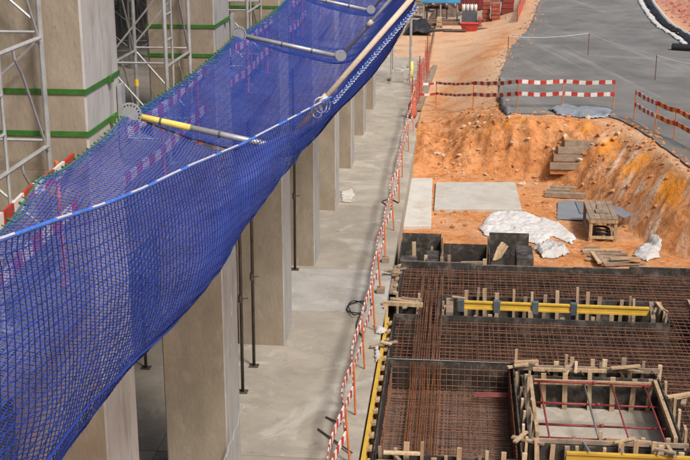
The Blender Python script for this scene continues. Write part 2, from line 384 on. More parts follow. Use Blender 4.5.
ys = [-60, -10, 10, 17]+rngl(18.5, 29.5, .5)+rngl(30, 52, .1)+rngl(52.4, 80, .4)+rngl(81, 100, 1)+[110, 130, 170, 250, 400, 900]
grid_ground('ground', xs, ys)

# asphalt road, a thick sheet with a ragged edge
mb = MB(); near = [pz(x, y, ZR) for x, y in ((506, 114), (540, 115), (575, 115), (600, 116), (617, 120), (634, 128), (652, 140), (690, 168), (760, 215))]
def wob(pl, k=.5, amp=.1):
    out = []
    for a, b in zip(pl[:-1], pl[1:]):
        n = max(1, int((b-a).length/k))
        for i in range(n):
            p = a.lerp(b, i/n); out.append(Vector((p.x+amp*fbm(p.x*2, p.y*2, 1), p.y+amp*fbm(p.x*2, p.y*2, 5), p.z)))
    out.append(pl[-1]); return out
ring = wob(near)+[Vector((60, 25, ZR)), Vector((60, 60, ZR))]+wob(roadR, 1)[1:]+[x for x in reversed(wob(roadL, .6))]
ring = [p for i, p in enumerate(ring) if (p-ring[i-1]).length > .01]
from mathutils.geometry import tessellate_polygon
tri = tessellate_polygon([ring])
n = len(ring); zt = ZR+.06
vs = [(p.x, p.y, zt) for p in ring]+[(p.x, p.y, ZR-.25) for p in ring]
mb.add(vs, [tuple(t) for t in tri]+[(i, (i+1) % n, n+(i+1) % n, n+i) for i in range(n)])
road = mb.build('road', 'asphalt', kind='structure')
import bmesh
bm = bmesh.new(); bm.from_mesh(road.data); bmesh.ops.recalc_face_normals(bm, faces=bm.faces); bm.to_mesh(road.data); bm.free()

# ------------------------------------------------------------------ concrete floor slab, cast in bays with open joints
slab = bpy.data.objects.new('floor_slab', None); col.objects.link(slab); slab['kind'] = 'structure'
cuts = [-6, 13.2, 19.0, 26.3, 29.4, 35.6, 42.0, 49.5, 57.5, 66]
for i, (a, b) in enumerate(zip(cuts[:-1], cuts[1:])):
    for (x0, x1) in ((-22, -5.2), (-5.19, SLAB_X)):
        put(MB().box(x0, x1, a+.012, b-.012, -1.0, 0.0+random.uniform(-.003, .003)), 'slab_panel', 'slab_patch' if i == 3 and x1 > -5 else 'slab_concrete', slab, bevel=.01)
put(MB().box(-22, SLAB_X-.03, -6, 66, -.9, -.03), 'joint_filler', 'deck_concrete', slab)

# ------------------------------------------------------------------ upper working deck behind the piers
deck = bpy.data.objects.new('working_deck', None); col.objects.link(deck); deck['kind'] = 'structure'
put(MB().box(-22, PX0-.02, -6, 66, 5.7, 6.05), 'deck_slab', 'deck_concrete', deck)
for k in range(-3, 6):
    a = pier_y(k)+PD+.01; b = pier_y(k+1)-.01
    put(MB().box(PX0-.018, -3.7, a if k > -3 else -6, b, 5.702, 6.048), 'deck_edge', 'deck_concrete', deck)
put(MB().box(-22, PX0+.1, -6, 66, 11.6, 12.2), 'unseen_shade_slab', 'deck_concrete', deck)  # unseen slab overhead, added to shade the deck interior

# ================================================================== piers
def pier(k, x0, x1, label, straps=True, group='row of tall concrete piers'):
    yf = pier_y(k); t = thing('concrete_pier', label, 'pier', ((x0+x1)/2, yf+PD/2, 0), group)
    lifts = [0.003, 2.45, 4.9, 7.1, 9.3, 11.59]; m = MB()
    def ring4(z, g): return [(x0+g, yf+g, z), (x1-g, yf+g, z), (x1-g, yf+PD-g, z), (x0+g, yf+PD-g, z)]
    prof = []
    for a, b in zip(lifts[:-1], lifts[1:]): prof += [(a+.006, 0), (b-.006, 0), (b-.003, .003), (b+.003, .003)]
    V = []; Fs = []; mi = []
    ch = .02
    def ring8(z, g):
        a, b, c, d = x0+g, x1-g, yf+g, yf+PD-g
        return [(a+ch, c, z), (b-ch, c, z), (b, c+ch, z), (b, d-ch, z), (b-ch, d, z), (a+ch, d, z), (a, d-ch, z), (a, c+ch, z)]
    prof = [(0.003, 0)]+prof[1:]
    for z, g in prof: V += ring8(z, g)
    for i in range(len(prof)-1):
        for j in range(8):
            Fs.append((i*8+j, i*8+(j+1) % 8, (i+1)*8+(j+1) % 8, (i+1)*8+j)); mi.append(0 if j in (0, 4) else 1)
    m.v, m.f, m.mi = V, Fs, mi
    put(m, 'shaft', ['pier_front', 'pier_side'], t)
    if straps:
        for z in ((7.9, 7.48) if k == -2 else (7.74, 7.31)):
            g = .012; b = MB()
            b.box(x0-g, x1+g, yf-g, yf-.001, z-.026, z+.026).box(x0-g, x1+g, yf+PD+.001, yf+PD+g, z-.026, z+.026)
            b.box(x1+.001, x1+g, yf-.001, yf+PD+.001, z-.026, z+.026).box(x0-g, x0-.001, yf-.001, yf+PD+.001, z-.026, z+.026)
            b.box(x1+.012, x1+.05, yf+PD*.62, yf+PD*.62+.09, z-.035, z+.035)
            put(b, 'strap', 'band_green', t)
    return t
plab = {-4: 'tall concrete pier at the near end of the row, beside the camera', -3: 'concrete pier just outside the left edge, next before the green-strapped ones',
        -2: 'nearest visible concrete pier, green straps, scaffold frame standing before its broad face',
        -1: 'wide brown-faced concrete pier second from the left, a white mark on its side',
        0: 'concrete pier whose base stands clear in mid-picture, two dark pipes before it',
        1: 'concrete pier with a single dark pipe along its left side', 2: 'concrete pier with a pale splash on the floor at its foot'}
for k in range(-2, 6):
    pier(k, PX0, PX1, plab.get(k, 'distant concrete pier, %s past the one with the pale splash' % ordn(max(0, k-3))))
for k in range(-1, 4):
    pier(k, -11.5, -10.35, 'inner row concrete pier in the shade behind scaffolding, %s from the front' % ordn(k+1), False, 'inner row of piers')

# white mark on the pier's side
yy = pier_y(-1)+PD*.55
solo(MB().add([(PX1+.004, yy-.09, 3.05), (PX1+.004, yy+.02, 2.85), (PX1+.004, yy+.09, 3.1), (PX1+.004, yy+.02, 3.35)], [(0, 1, 2, 3)]).add([(PX1+.006, yy-.04, 3.06), (PX1+.006, yy+.015, 2.95), (PX1+.006, yy+.05, 3.1), (PX1+.006, yy+.01, 3.22)], [(0, 1, 2, 3)], 1), 'paper_notice', ['white', 'pier_side'], (PX1+.004, yy, 3.05), 'small white notice stuck on the side of the brown pier', 'notice')
# string hanging across the same pier
p0, p1 = py(243, 405, pier_y(-1)-.12), py(224, 462, pier_y(-1)-.12)
solo(MB().tube([p0.lerp(p1, i/12)+Vector((.015*math.sin(i*2), 0, .03*math.sin(i*.26*math.pi))) for i in range(13)]+[Vector((p1.x-.1, p1.y, .01))], .012, 5), 'rope', 'rope_white', (p1.x, p1.y, 0), 'thin pale rope hanging down across the brown pier', 'rope')

# upright pipes standing before and beside the piers
for (x, y, lab, zt) in ((242.8, 392, 'dark upright pipe left of a pair before the clear-based pier', 5.69), (254, 366, 'dark upright pipe right of a pair before the clear-based pier', 5.69), (295, 269.5, 'dark upright pipe standing alone between two mid-row piers', 5.69), (146, 368, 'rusty upright pipe in the shade between the two nearest piers', 5.69)):
    p = pz(x, y); t = thing('steel_pipe', lab, 'pipe', p, 'upright pipes under the deck')
    put(MB().tube([(p.x, p.y, .01), (p.x+.02, p.y, 3), (p.x, p.y, zt)], .033, 8), 'tube', 'pipe_dark', t, smooth=True)
    put(MB().box(p.x-.1, p.x+.1, p.y-.1, p.y+.1, .001, .012), 'base_plate', 'pipe_dark', t)
    put(MB().tube([(p.x, p.y, 1.9), (p.x, p.y, 2.05)], .042, 8).tube([(p.x, p.y, 1.97), (p.x+.16, p.y-.03, 2.0)], .010, 5), 'collar', 'pipe_dark', t)

# ================================================================== guard rails on the deck edge
def striped(m, p, q, w, h, st, off=0.0, c=(0, 1), jit=0):
    p, q = Vector(p), Vector(q); L = (q-p).length; d = (q-p)/L; a = -off; i = 0
    while a < L:
        b = a+st; s0, s1 = max(0, a), min(L, b)
        if s1 > s0+.005:
            g_ = lambda s_: p+d*s_+Vector((.02*math.sin(s_*2.1+p.x), .02*math.sin(s_*1.7), -.045*math.sin(math.pi*s_/L)+.008*math.sin(s_*5.3)))
            m.bar(g_(s0), g_(s1), w, h, c[i % 2])
        a = b; i += 1
    return m
for k in range(-2, 4):
    a, b = pier_y(k-1)+PD+.06, pier_y(k)-.06
    t = thing('guard_rail', 'red and white guard rail behind the net, %s bay from the left' % ordn(k+2), 'guard rail', (-3.8, a, 6.05), 'guard rails between the piers')
    for z in ((7.22, 6.72) if k == -2 else (7.08, 6.56)):
        put(striped(MB(), (-3.78, a, z), (-3.78, b, z+random.uniform(-.03, .03)), .025, .125, .27, random.uniform(0, .3)), 'rail', ['red', 'white'], t)
    for y in (a+.35, (a+b)/2, b-.35):
        put(MB().tube([(-3.82, y, 6.05), (-3.82, y, 7.3 if k == -2 else 7.14)], .022, 6).box(-3.87, -3.77, y-.05, y+.05, 6.051, 6.062), 'post', 'orange_post', t)

# ================================================================== scaffold towers on the deck
def scaffold(x0, x1, y0, y1, z0, z1, label, group, h=1.05, mark=True, m='galv'):
    t = thing('scaffold_tower', label, 'scaffold', (x0, y0, z0), group)
    for x in (x0, x1):
        for y in (y0, y1):
            lg = put(MB().tube([(x, y, z0), (x, y, z1)], .029, 8).box(x-.08, x+.08, y-.08, y+.08, z0+.001, z0+.012), 'leg', m, t, smooth=False)
            if mark:
                z = z0+h*.55+(0.25 if y == y1 else 0)
                while z < z1-.2: sub(MB().tube([(x, y, z), (x, y, z+.10)], .033, 8), 'mark', 'mark_yellow', lg); z += h*1.9
    z = z0+.3; i = 0
    while z < z1-.1:
        for x in (x0, x1):
            b = MB().tube([(x, y0+.03, z), (x, y1-.03, z)], .022, 6)
            zz = min(z+h, z1)
            ym = lerp(y0, y1, .55)
            b.tube([(x, y1-.02, z-.05), (x, ym+.1, zz-.25), (x, ym-.05, zz-.1), (x, ym-.08, zz)], .015, 6)
            b.tube([(x, y0+.38, z), (x, y0+.38, zz)], .018, 6)
            for q in (.33, .66): b.tube([(x, y0, z+h*q), (x, y0+.38, z+h*q)], .016, 6)
            put(b, 'frame', m, t)
        for y in (y0, y1):
            b = MB().tube([(x0, y, z+.05), (x1, y, z+.05)], .016, 6)
            s = 1 if i % 2 else -1
            xa, xb = (x0, x1) if s > 0 else (x1, x0)
            b.tube([(xa, y+.03, z+.1), (xb, y+.03, min(z+h, z1))], .014, 6)
            put(b, 'brace', m, t)
        z += h; i += 1
    return t
scaffold(-5.05, -3.97, 9.65, 11.12, 6.05, 11.59, 'galvanised scaffold frame in front of the nearest pier, left edge of picture', 'scaffold on the deck')
scaffold(-4.78, -3.96, 15.94, 17.38, 6.05, 11.59, 'galvanised scaffold with yellow marks between the two strapped piers', 'scaffold on the deck')
scaffold(-4.85, -3.96, 22.3, 23.85, 6.05, 11.59, 'galvanised scaffold just behind the second strapped pier', 'scaffold on the deck')
scaffold(-4.85, -3.96, 27.8, 29.3, 6.05, 11.59, 'farthest galvanised scaffold of the front line, at the top edge', 'scaffold on the deck')
n = 0
for (x0, x1) in ((-7.9, -6.7), (-10.0, -8.9)):
    for y0 in (14.0, 17.2, 20.6, 24.0, 27.6, 31.5, 36):
        if x0 < -9 and y0 < 20: continue
        scaffold(x0, x1, y0, y0+1.5, 6.05, 11.59, 'dim scaffold tower deep in the shade behind the piers, %s counted from the front' % ordn(n), 'scaffold in the shaded interior', 1.05, False, 'galv_dark'); n += 1  # interior towers take a darker galvanised colour, shade put into the material

# ================================================================== safety nets and their brackets
AY = [12.4, 18.85, 25.25, 30.6]                    # brackets
JX, JZ, TX, TZ = -1.86, 7.13, -.50, 8.72           # elbow and tip of a bracket
IX, IZ = -3.55, 7.45
def bracket(y, label, first=False):
    t = thing('net_bracket', label, 'bracket', (IX, y, IZ), 'folding arms that carry the nets')
    pl = MB(); n = 18; r = .13
    for sy in (-.012, .012):
        pass
    rim = [(IX+.02+r*.35+r*math.cos(2*math.pi*i/n), IZ+.02+r*math.sin(2*math.pi*i/n)) for i in range(n)]
    V = [(x, y-.05-.006, z) for x, z in rim]+[(x, y-.05+.006, z) for x, z in rim]
    pl.add(V, [tuple(range(n)), tuple(reversed(range(n, 2*n)))]+[(i, n+i, n+(i+1) % n, (i+1) % n) for i in range(n)])
    q = put(pl, 'quadrant_plate', 'galv', t)
    hb = MB()
    for i in range(n):
        a = 2*math.pi*i/n; cx, cz = IX+.02+r*.35+r*.8*math.cos(a), IZ+.02+r*.8*math.sin(a)
        hb.tube([(cx, y-.060, cz), (cx, y-.052, cz)], .010, 6)
    sub(hb, 'hole_row', 'pipe_dark', q, kind='stuff')
    put(MB().box(PX1+.013, PX1+.06, y-.07, y+.07, IZ-.38, IZ+.34).box(PX1+.06, PX1+.16, y-.02, y+.02, IZ-.1, IZ+.1), 'wall_shoe', 'galv', t)
    a, b = Vector((IX+.1, y, IZ)), Vector((JX, y, JZ))
    if first:
        put(MB().tube([a, a.lerp(b, .38)], .036, 10), 'arm_sleeve', 'tube_yellow', t, smooth=True)
        ar = put(MB().tube([a.lerp(b, .38), b], .034, 10), 'arm', 'galv', t, smooth=True)
        for f_ in (.17, .57): sub(MB().tube([a.lerp(b, f_), a.lerp(b, f_+.015)], .042, 10), 'clip', 'clamp_grey', ar)
    else:
        ar = put(MB().tube([a, b], .036, 10), 'arm', 'galv', t, smooth=True)
        for f_ in (.4, .7): sub(MB().tube([a.lerp(b, f_), a.lerp(b, f_+.015)], .042, 10), 'clip', 'clamp_grey', ar)
    pl = MB(); r = .09
    rim = [(JX+r*math.cos(2*math.pi*i/n), JZ+.03+r*math.sin(2*math.pi*i/n)) for i in range(n)]
    V = [(x, y-.045-.006, z) for x, z in rim]+[(x, y-.045+.006, z) for x, z in rim]
    pl.add(V, [tuple(range(n)), tuple(reversed(range(n, 2*n)))]+[(i, n+i, n+(i+1) % n, (i+1) % n) for i in range(n)])
    put(pl, 'elbow_plate', 'galv', t)
    tip = Vector((TX, y, TZ)); e = Vector((JX, y, JZ))
    put(MB().tube([e, tip], .029, 10), 'outer_arm', 'tube_beige' if first else 'galv', t, smooth=True)
    put(MB().tube([e.lerp(tip, .30), e.lerp(tip, .36)], .042, 10), 'collar', 'tube_beige', t, smooth=True)
    return t
bracket(AY[0], 'net bracket with a yellow painted arm and beige outer tube, nearest of all', True)
bracket(AY[1], 'grey net bracket crossing the blue net in mid-bay, round plates at both ends')
bracket(AY[2], 'grey net bracket at the top edge of the picture')
bracket(AY[3], 'farthest net bracket, beyond the top edge')

def smooth_pts(P, n):
    """Catmull-Rom through P, n samples, evenly in arc length"""
    Q = []
    P = [P[0]*2-P[1]]+P+[P[-1]*2-P[-2]]
    for i in range(1, len(P)-2):
        for j in range(12):
            t = j/12; a, b, c, d = P[i-1], P[i], P[i+1], P[i+2]
            Q.append(.5*((2*b)+(c-a)*t+(2*a-5*b+4*c-d)*t*t+(3*b-a-3*c+d)*t**3))
    Q.append(P[-2]); L = [0]
    for a, b in zip(Q[:-1], Q[1:]): L.append(L[-1]+(b-a).length)
    out = []; k = 0
    for i in range(n):
        s = L[-1]*i/(n-1)
        while k < len(Q)-2 and L[k+1] < s: k += 1
        out.append(Q[k].lerp(Q[k+1], (s-L[k])/max(1e-6, L[k+1]-L[k])))
    return out
def interp(tab, y):
    if y <= tab[0][0]: return Vector(tab[0][1:])
    for (a, b) in zip(tab[:-1], tab[1:]):
        if y <= b[0]:
            t = (y-a[0])/(b[0]-a[0]); return Vector(a[1:]).lerp(Vector(b[1:]), t)
    return Vector(tab[-1][1:])
rope_px = [(331, 97, 12.36), (290, 119, 10.7), (240, 145, 9.2), (190, 166, 7.8), (140, 190, 6.75), (100, 206, 6.0), (50, 222, 5.3), (0, 240, 4.75)]
rope_tab = sorted([(Y, py(x, y, Y).x, py(x, y, Y).z) for x, y, Y in rope_px]+[(2.4, -2.4, 8.9)])
sil_px = [(338, 106, 12.8), (290, 173, 10.3), (240, 240, 8.3), (190, 298, 7.1), (140, 357, 6.1), (100, 402, 5.4), (60, 447, 4.8)]
sil_px = [sil_px[0], (sil_px[1][0]-4, sil_px[1][1]-4, sil_px[1][2])]+[(x-11-(9 if x < 110 else 3 if x < 150 else 0), y-9-(6 if x < 110 else 2 if x < 150 else 0), Y) for x, y, Y in sil_px[2:]]
sil_tab = sorted([(Y, py(x, y, Y).x, py(x, y, Y).z) for x, y, Y in sil_px]+[(2.4, -2.05, 7.6)])
def section1(y, n):
    t = (y-2.4)/(12.4-2.4); sag = math.sin(math.pi*max(0, min(1, t)))
    C = interp(rope_tab, y); B = interp(sil_tab, y)
    sc_ = .05*math.sin(y*2.1)
    A = Vector((IX, IZ-(.08+.14*sstep(11, 9, y))*abs(math.sin(math.pi*(y-12.4)/2.7))))
    P = [A, Vector((-3.0, 7.24-.05*sag)), Vector((-2.4, 7.06-.05*sag+sc_*.4)), Vector((B.x-.12, lerp(min(7.10, B.y-.13), B.y-.08, sstep(7.5, 11.5, y)))), Vector((B.x, B.y)), Vector((lerp(B.x, C.x, .45)+.03, lerp(B.y, C.y, .5))), C]
    P = [Vector((p.x, y, p.y)) for p in P]
    return smooth_pts(P, n)
def section2(y, n, ya, yb):
    t = (y-ya)/(yb-ya); s = math.sin(math.pi*t)**.7 if 0 < t < 1 else 0
    A = Vector((IX, y, IZ-.10*s)); J = Vector((JX, y, JZ)); T = Vector((TX, y, TZ))
    nrm = Vector((.76, 0, -.65))
    P = [A, A.lerp(J, .5)+Vector((0, 0, -.12-.16*s)), J+Vector((.06, 0, -.10-.12*s)), J.lerp(T, .3)+nrm*(.19+.08*s), J.lerp(T, .65)+nrm*(.20+.08*s), T+Vector((.03, 0, -.05*s))]
    return smooth_pts(P, n)
def net_panel(label, sec, y0, y1, cell, rad, mesh_m, dens, edge_m='rope_blue', bundle=False, er=.012):
    t = thing('safety_net', label, 'net', (IX, y0, IZ), 'blue safety nets along the piers')
    ny = int((y1-y0)/cell)+1
    length = sum((a-b).length for a, b in zip(*[(lambda q: (q[:-1], q[1:]))(sec((y0+y1)/2, 40))][0]))
    ns = int(length/cell)+1
    G = [sec(lerp(y0, y1, j/(ny-1)), ns) for j in range(ny)]
    # slack: wobble each knot a little
    for j in range(ny):
        for i in range(1, ns-1):
            p = G[j][i]; w_ = Vector((fbm(p.y*1.1, i*.10, 1)*.014+.045*fbm(p.y*.55, i*cell*.6, 21)*math.sin(math.pi*i/(ns-1)), fbm(i*.35, p.y*1.3, 2)*.018, fbm(p.y*1.5, i*.14, 3)*.014)); G[j][i] = p+w_
    m = MB()
    def strand(pts, r):
        m.tube(pts, r, 3, cap=False)
    sh = .42 if bundle else .25                    # the cross strands lean: the mesh hangs askew
    for j in range(-int(sh*ns)-1, ny):
        pts = []
        for i in range(ns):
            q = j+sh*i
            if 0 <= q <= ny-1:
                a_ = int(min(q, ny-2)); pts.append(G[a_][i].lerp(G[a_+1][i], q-a_))
        if len(pts) > 1: strand(pts, rad)
    for i in range(ns): strand([G[j][i] for j in range(ny)], rad)
    put(m, 'netting', 'net_strand', t, kind='stuff')
    # knots at the crossings show as small lumps near the camera
    if bundle:
        kb = MB(); i0 = int(ns*.45)
        for j in range(-int(sh*ns)-1, ny):
            for i in range(i0, ns):
                q = j+sh*i
                if not 0 <= q <= ny-1: continue
                a_ = int(min(q, ny-2)); p = G[a_][i].lerp(G[a_+1][i], q-a_); r = rad*1.8
                kb.add([p+Vector(d)*r for d in ((1, 0, 0), (-1, 0, 0), (0, 1, 0), (0, -1, 0), (0, 0, 1), (0, 0, -1))], [(0, 2, 4), (2, 1, 4), (1, 3, 4), (3, 0, 4), (2, 0, 5), (1, 2, 5), (3, 1, 5), (0, 3, 5)])
        put(kb, 'knot_row', 'net_strand', t, kind='stuff')
    # fine debris mesh laid inside the net, up to the belly
    nn = ns; V = []; U = []; D = []
    for j in range(ny):
        for i in range(nn):
            p = G[j][i]; V.append(p+Vector((-.004, 0, .012))); U.append((i*cell, lerp(y0, y1, j/(ny-1)))); D.append(dens(i/(ns-1), lerp(y0, y1, j/(ny-1))))
    Fs = []; mi = []
    for j in range(ny-1):
        for i in range(nn-1):
            if D[j*nn+i] > -.5: Fs.append((j*nn+i, j*nn+i+1, (j+1)*nn+i+1, (j+1)*nn+i))
    L = t.location; me = bpy.data.meshes.new('debris_mesh'); me.from_pydata([tuple(v-L) for v in V], [], Fs); me.materials.append(M[mesh_m])
    me.polygons.foreach_set('use_smooth', [True]*len(Fs))
    uv = me.uv_layers.new(name='UVMap'); buf = []
    for f in Fs:
        for i in f: buf += U[i]
    uv.data.foreach_set('uv', buf)
    at = me.attributes.new('dense', 'FLOAT', 'POINT'); at.data.foreach_set('value', D)
    o = bpy.data.objects.new('debris_mesh', me); col.objects.link(o); o.parent = t
    # edge ropes
    out = [g[-1] for g in G]
    put(MB().tube(out, er, 6), 'edge_rope', edge_m, t, smooth=True)
    inn = [g[0] for g in G]
    gr = put(MB().tube(inn, .012, 6), 'inner_rope', 'rope_green', t, smooth=True)
    rg = MB()
    for j in range(0, ny, max(2, int(.16/cell))):
        p = G[j][0]; q = G[min(ny-1, j+2)][1]; u_ = random.uniform(-.03, .03); rg.tube([p+Vector((-.02, -.05+u_, .02)), p+Vector((.03, u_, -.015)), q], random.choice((.006, .010, .014)), 5)
    put(rg, 'lashing', 'rope_green', t, kind='stuff')
    return t, G
def dens1(s, y):
    d = .04
    d += .40*math.exp(-((s-.66)/.05)**2)*sstep(3, 9, y)+.2*math.exp(-((s-.66)/.05)**2)               # gathered, doubled over at the belly
    d -= .10*sstep(.7, .8, s)
    d -= .10*sstep(.30, .5, s)*sstep(9, 5.5, y)
    d += .26*sstep(.40, .62, s)*sstep(6.0, 10.0, y)
    if s > .62+.2*sstep(5.5, 9.5, y): return -1
    return d
def dens2(s, y): return .07+.33*sstep(.42, .58, s)
n1, G1 = net_panel('sagging near blue safety net with a white and blue edge rope', section1, 2.4, 12.4, .062, .0034, 'debris_mesh_open', dens1, 'rope_blue', True)
net_panel('blue safety net in the bay between the yellow-armed and grey brackets', lambda y, n: section2(y, n, AY[0], AY[1]), AY[0], AY[1], .085, .0038, 'debris_mesh', dens2)
net_panel('farther blue safety net beyond the mid-bay grey bracket', lambda y, n: section2(y, n, AY[1], AY[2]), AY[1], AY[2], .095, .0042, 'debris_mesh', dens2)
net_panel('farthest blue safety net at the top edge of the picture', lambda y, n: section2(y, n, AY[2], AY[3]), AY[2], AY[3], .1, .0045, 'debris_mesh', dens2)
# white tracer wound round the outer edge rope, and the pale gathered cords at the belly
out = [g[-1] for g in G1]; wt = MB(); i = 0
while i < len(out)-8:
    k = random.choice((4, 6, 9, 12)); wt.tube([p+Vector((.004, -.003, .008)) for p in out[i:i+k]], .0085, 5); i += k+random.choice((2, 4, 7))
put(wt, 'white_tracer', 'rope_white', n1, kind='stuff')
ns = len(G1[0])
i = int(ns*.64)
put(MB().tube([G1[j][i]+Vector((.0, 0, -.004)) for j in range(len(G1))], [.009+.003*fbm(j*.21, 3) for j in range(len(G1))], 7), 'belly_rope', 'net_dense', n1, smooth=True)
# knotted end of the near net where it is tied to the outer arm
c = Vector((TX, AY[0], TZ)); e = Vector((JX, AY[0], JZ)); kb = MB()
for a0, rr, dz in ((.26, .07, 0), (.29, .085, .02), (.32, .075, -.03)):
    q = e.lerp(c, a0); kb.tube([q+Vector((rr*math.cos(a)*.8+.03, -.06+.03*math.sin(2*a), rr*math.sin(a)+dz)) for a in [i*2*math.pi/14 for i in range(15)]], .006, 6)
put(kb, 'tie_knot', 'rope_white', n1, smooth=True)
# lacing spiralled round the outer arm
q = [e.lerp(c, .34+.64*i/150)+Vector((.09+.02*math.cos(i*1.5), -.05+.02*math.sin(i*1.5), -.04+.02*math.sin(i*1.5))) for i in range(151)]
solo(MB().tube(q, .0055, 5), 'lacing_rope', 'rope_white', tuple(q[0]), 'white and blue lacing spiralled beside the beige tube', 'rope')
q2 = [e.lerp(c, .34+.64*i/150)+Vector((.09+.004*math.cos(i*.85+2), -.05, -.04+.006*math.sin(i*.85+2))) for i in range(151)]
solo(MB().tube(q2, .017, 5), 'lacing_rope', 'rope_blue', tuple(q2[0]), 'blue lacing twisted under the white one beside the beige tube', 'rope')

# ================================================================== long fence on the slab edge
t = thing('safety_fence', 'long red and white rail fence with orange posts along the slab edge', 'fence', (-1.8, 17, 0))
fy = [16.8, 18.9, 20.8, 23.0, 25.2, 27.7, 30.1, 33.0, 36.0, 39.2, 43, 46.6, 50.4]
tops = []
for i, y in enumerate(fy):
    x = -1.76+.04*math.sin(i*1.9); lx, ly = random.uniform(-.07, .02), random.uniform(-.06, .06)
    b = Vector((x, y, 0)); tp = Vector((x-.03+lx, y+ly, 1.06)); tops.append((b, tp))
    put(MB().tube([b, tp], .022, 6), 'post', 'orange_post', t)
    if i in (5, 6): put(MB().box(x-.1, x+.1, y-.1, y+.1, .001, .14), 'foot_block', 'timber_grey', t, bevel=.01)
for i in range(len(fy)-1):
    for h, w_ in ((.96, .15), (.5, .15)):
        a = tops[i][0].lerp(tops[i][1], h); b = tops[i+1][0].lerp(tops[i+1][1], h)
        sx = -.04-random.uniform(0, .09)
        mm = MB(); N_ = 14; Lb = (b-a).length
        # slack plastic rail: bends a little sideways and down between posts
        P = [a.lerp(b, j/N_)+Vector((sx*math.sin(math.pi*j/N_)-.03, 0, -.05*math.sin(math.pi*j/N_)+.012*math.sin(j*2.3))) for j in range(N_+1)]
        for j in range(N_): mm.bar(P[j], P[j+1], .02, w_, j % 2)
        put(mm, 'rail', ['red', 'white'], t)

# small things on the slab
def cable(name, pts, r, m, label, cat='cable'):
    pts = smooth_pts([Vector(p) for p in pts], 60); return solo(MB().tube(pts, r, 6), name, m, tuple(pts[0]), label, cat, smooth=True)
c0 = pz(357, 308); L = []
for i in range(22):
    a = i*.55; rr = .26+.05*math.sin(i*1.3); L.append((c0.x+rr*.75*math.cos(a), c0.y+rr*1.7*math.sin(a)-.2*(i/22), .02+.003*i))
cable('black_cable', L+[(c0.x+.1, c0.y-1.3, .03), (c0.x+.3, c0.y-1.9, .03)], .014, 'cable_black', 'loose loop of black cable on the slab by the fence')
a = pz(398, 205)
cable('black_hose', [(a.x-.35, a.y-.1, .02), (a.x-.5, a.y+.3, .02), (a.x-.25, a.y+.55, .02), (a.x, a.y+.2, .02)], .016, 'cable_black', 'small curl of dark hose on the slab farther along the fence', 'hose')
for (xa, ya, xb, yb, lab) in ((318, 430, 352, 456, 'longer dark steel rod lying by the fence foot'), (326, 418, 341, 427, 'shorter dark steel rod lying by the fence')):
    p, q = pz(xa, ya), pz(xb, yb); solo(MB().tube([p+Vector((0, 0, .02)), q+Vector((0, 0, .06))], .018, 6), 'steel_rod', 'pipe_dark', tuple(p), lab, 'rod')
def crumple(name, outline, z, m, label, cat, hgt=.06, st=.08, seed=0, group=None, f=2.4):
    """crumpled sheet: height field inside an outline"""
    xs_ = [p[0] for p in outline]; ys_ = [p[1] for p in outline]
    X = rngl(min(xs_), max(xs_), st); Y = rngl(min(ys_), max(ys_), st); idx = {}; m_ = MB()
    for j, y in enumerate(Y):
        for i, x in enumerate(X):
            if inside(outline, x+.06*fbm(x*3, y*3, seed), y+.06*fbm(y*3, x*3, seed+4)):
                d = dist(outline, x, y); e_ = min(1, d/.15)
                wx, wy = x+.25*fbm(x*1.3, y*1.3, seed+2), y+.25*fbm(x*1.3, y*1.3, seed+6)
                v1 = noise.voronoi(Vector((wx*f, wy*f*.7, seed)))[0]; v2 = noise.voronoi(Vector((wx*f*2.3, wy*f*2.6, seed+3)))[0]
                r_ = 1.5*(1-min(1, (v1[1]-v1[0])*1.6))+.55*(1-min(1, (v2[1]-v2[0])*1.6))
                idx[i, j] = len(m_.v); m_.v.append((x+.03*fbm(x*5, y*5, seed), y, z(x, y)+.012+e_*hgt*max(0, r_*.55+.7*fbm(x*1.1, y*1.1, seed+9)+.25)))
    for (i, j) in list(idx):
        if (i+1, j) in idx and (i, j+1) in idx and (i+1, j+1) in idx: m_.f.append((idx[i, j], idx[i+1, j], idx[i+1, j+1], idx[i, j+1])); m_.mi.append(0)
    c_ = (sum(xs_)/len(xs_), sum(ys_)/len(ys_)); loc = (c_[0], c_[1], z(*c_))
    o = solo(m_, name, m, loc, label, cat, group, smooth=True)
    s_ = o.modifiers.new('thickness', 'SOLIDIFY'); s_.thickness = .006; s_.offset = 1
    return o
def poly(px, z): return [(pz(x, y, z).x, pz(x, y, z).y) for x, y in px]
zslab = lambda x, y: .003
crumple('paper_sheet', poly([(373, 346), (379, 344), (381, 355), (379, 365), (374, 360)], 0), zslab, 'tarp_white', 'white sheet hanging at the slab edge by the yellow beam', 'sheet', .08, .03, 3)
crumple('paper_sheet', poly([(374, 325), (385, 329), (386, 336), (375, 334)], 0), zslab, 'tarp_white', 'small dusty pale bag on the slab edge beside the fence', 'bag', .10, .03, 5)
crumple('plaster_splash', poly([(340, 192), (352, 188), (356, 196), (350, 203), (341, 202)], 0), zslab, 'pad_concrete', 'pale splash of plaster on the floor at a pier foot', 'plaster', .004, .05, 8)

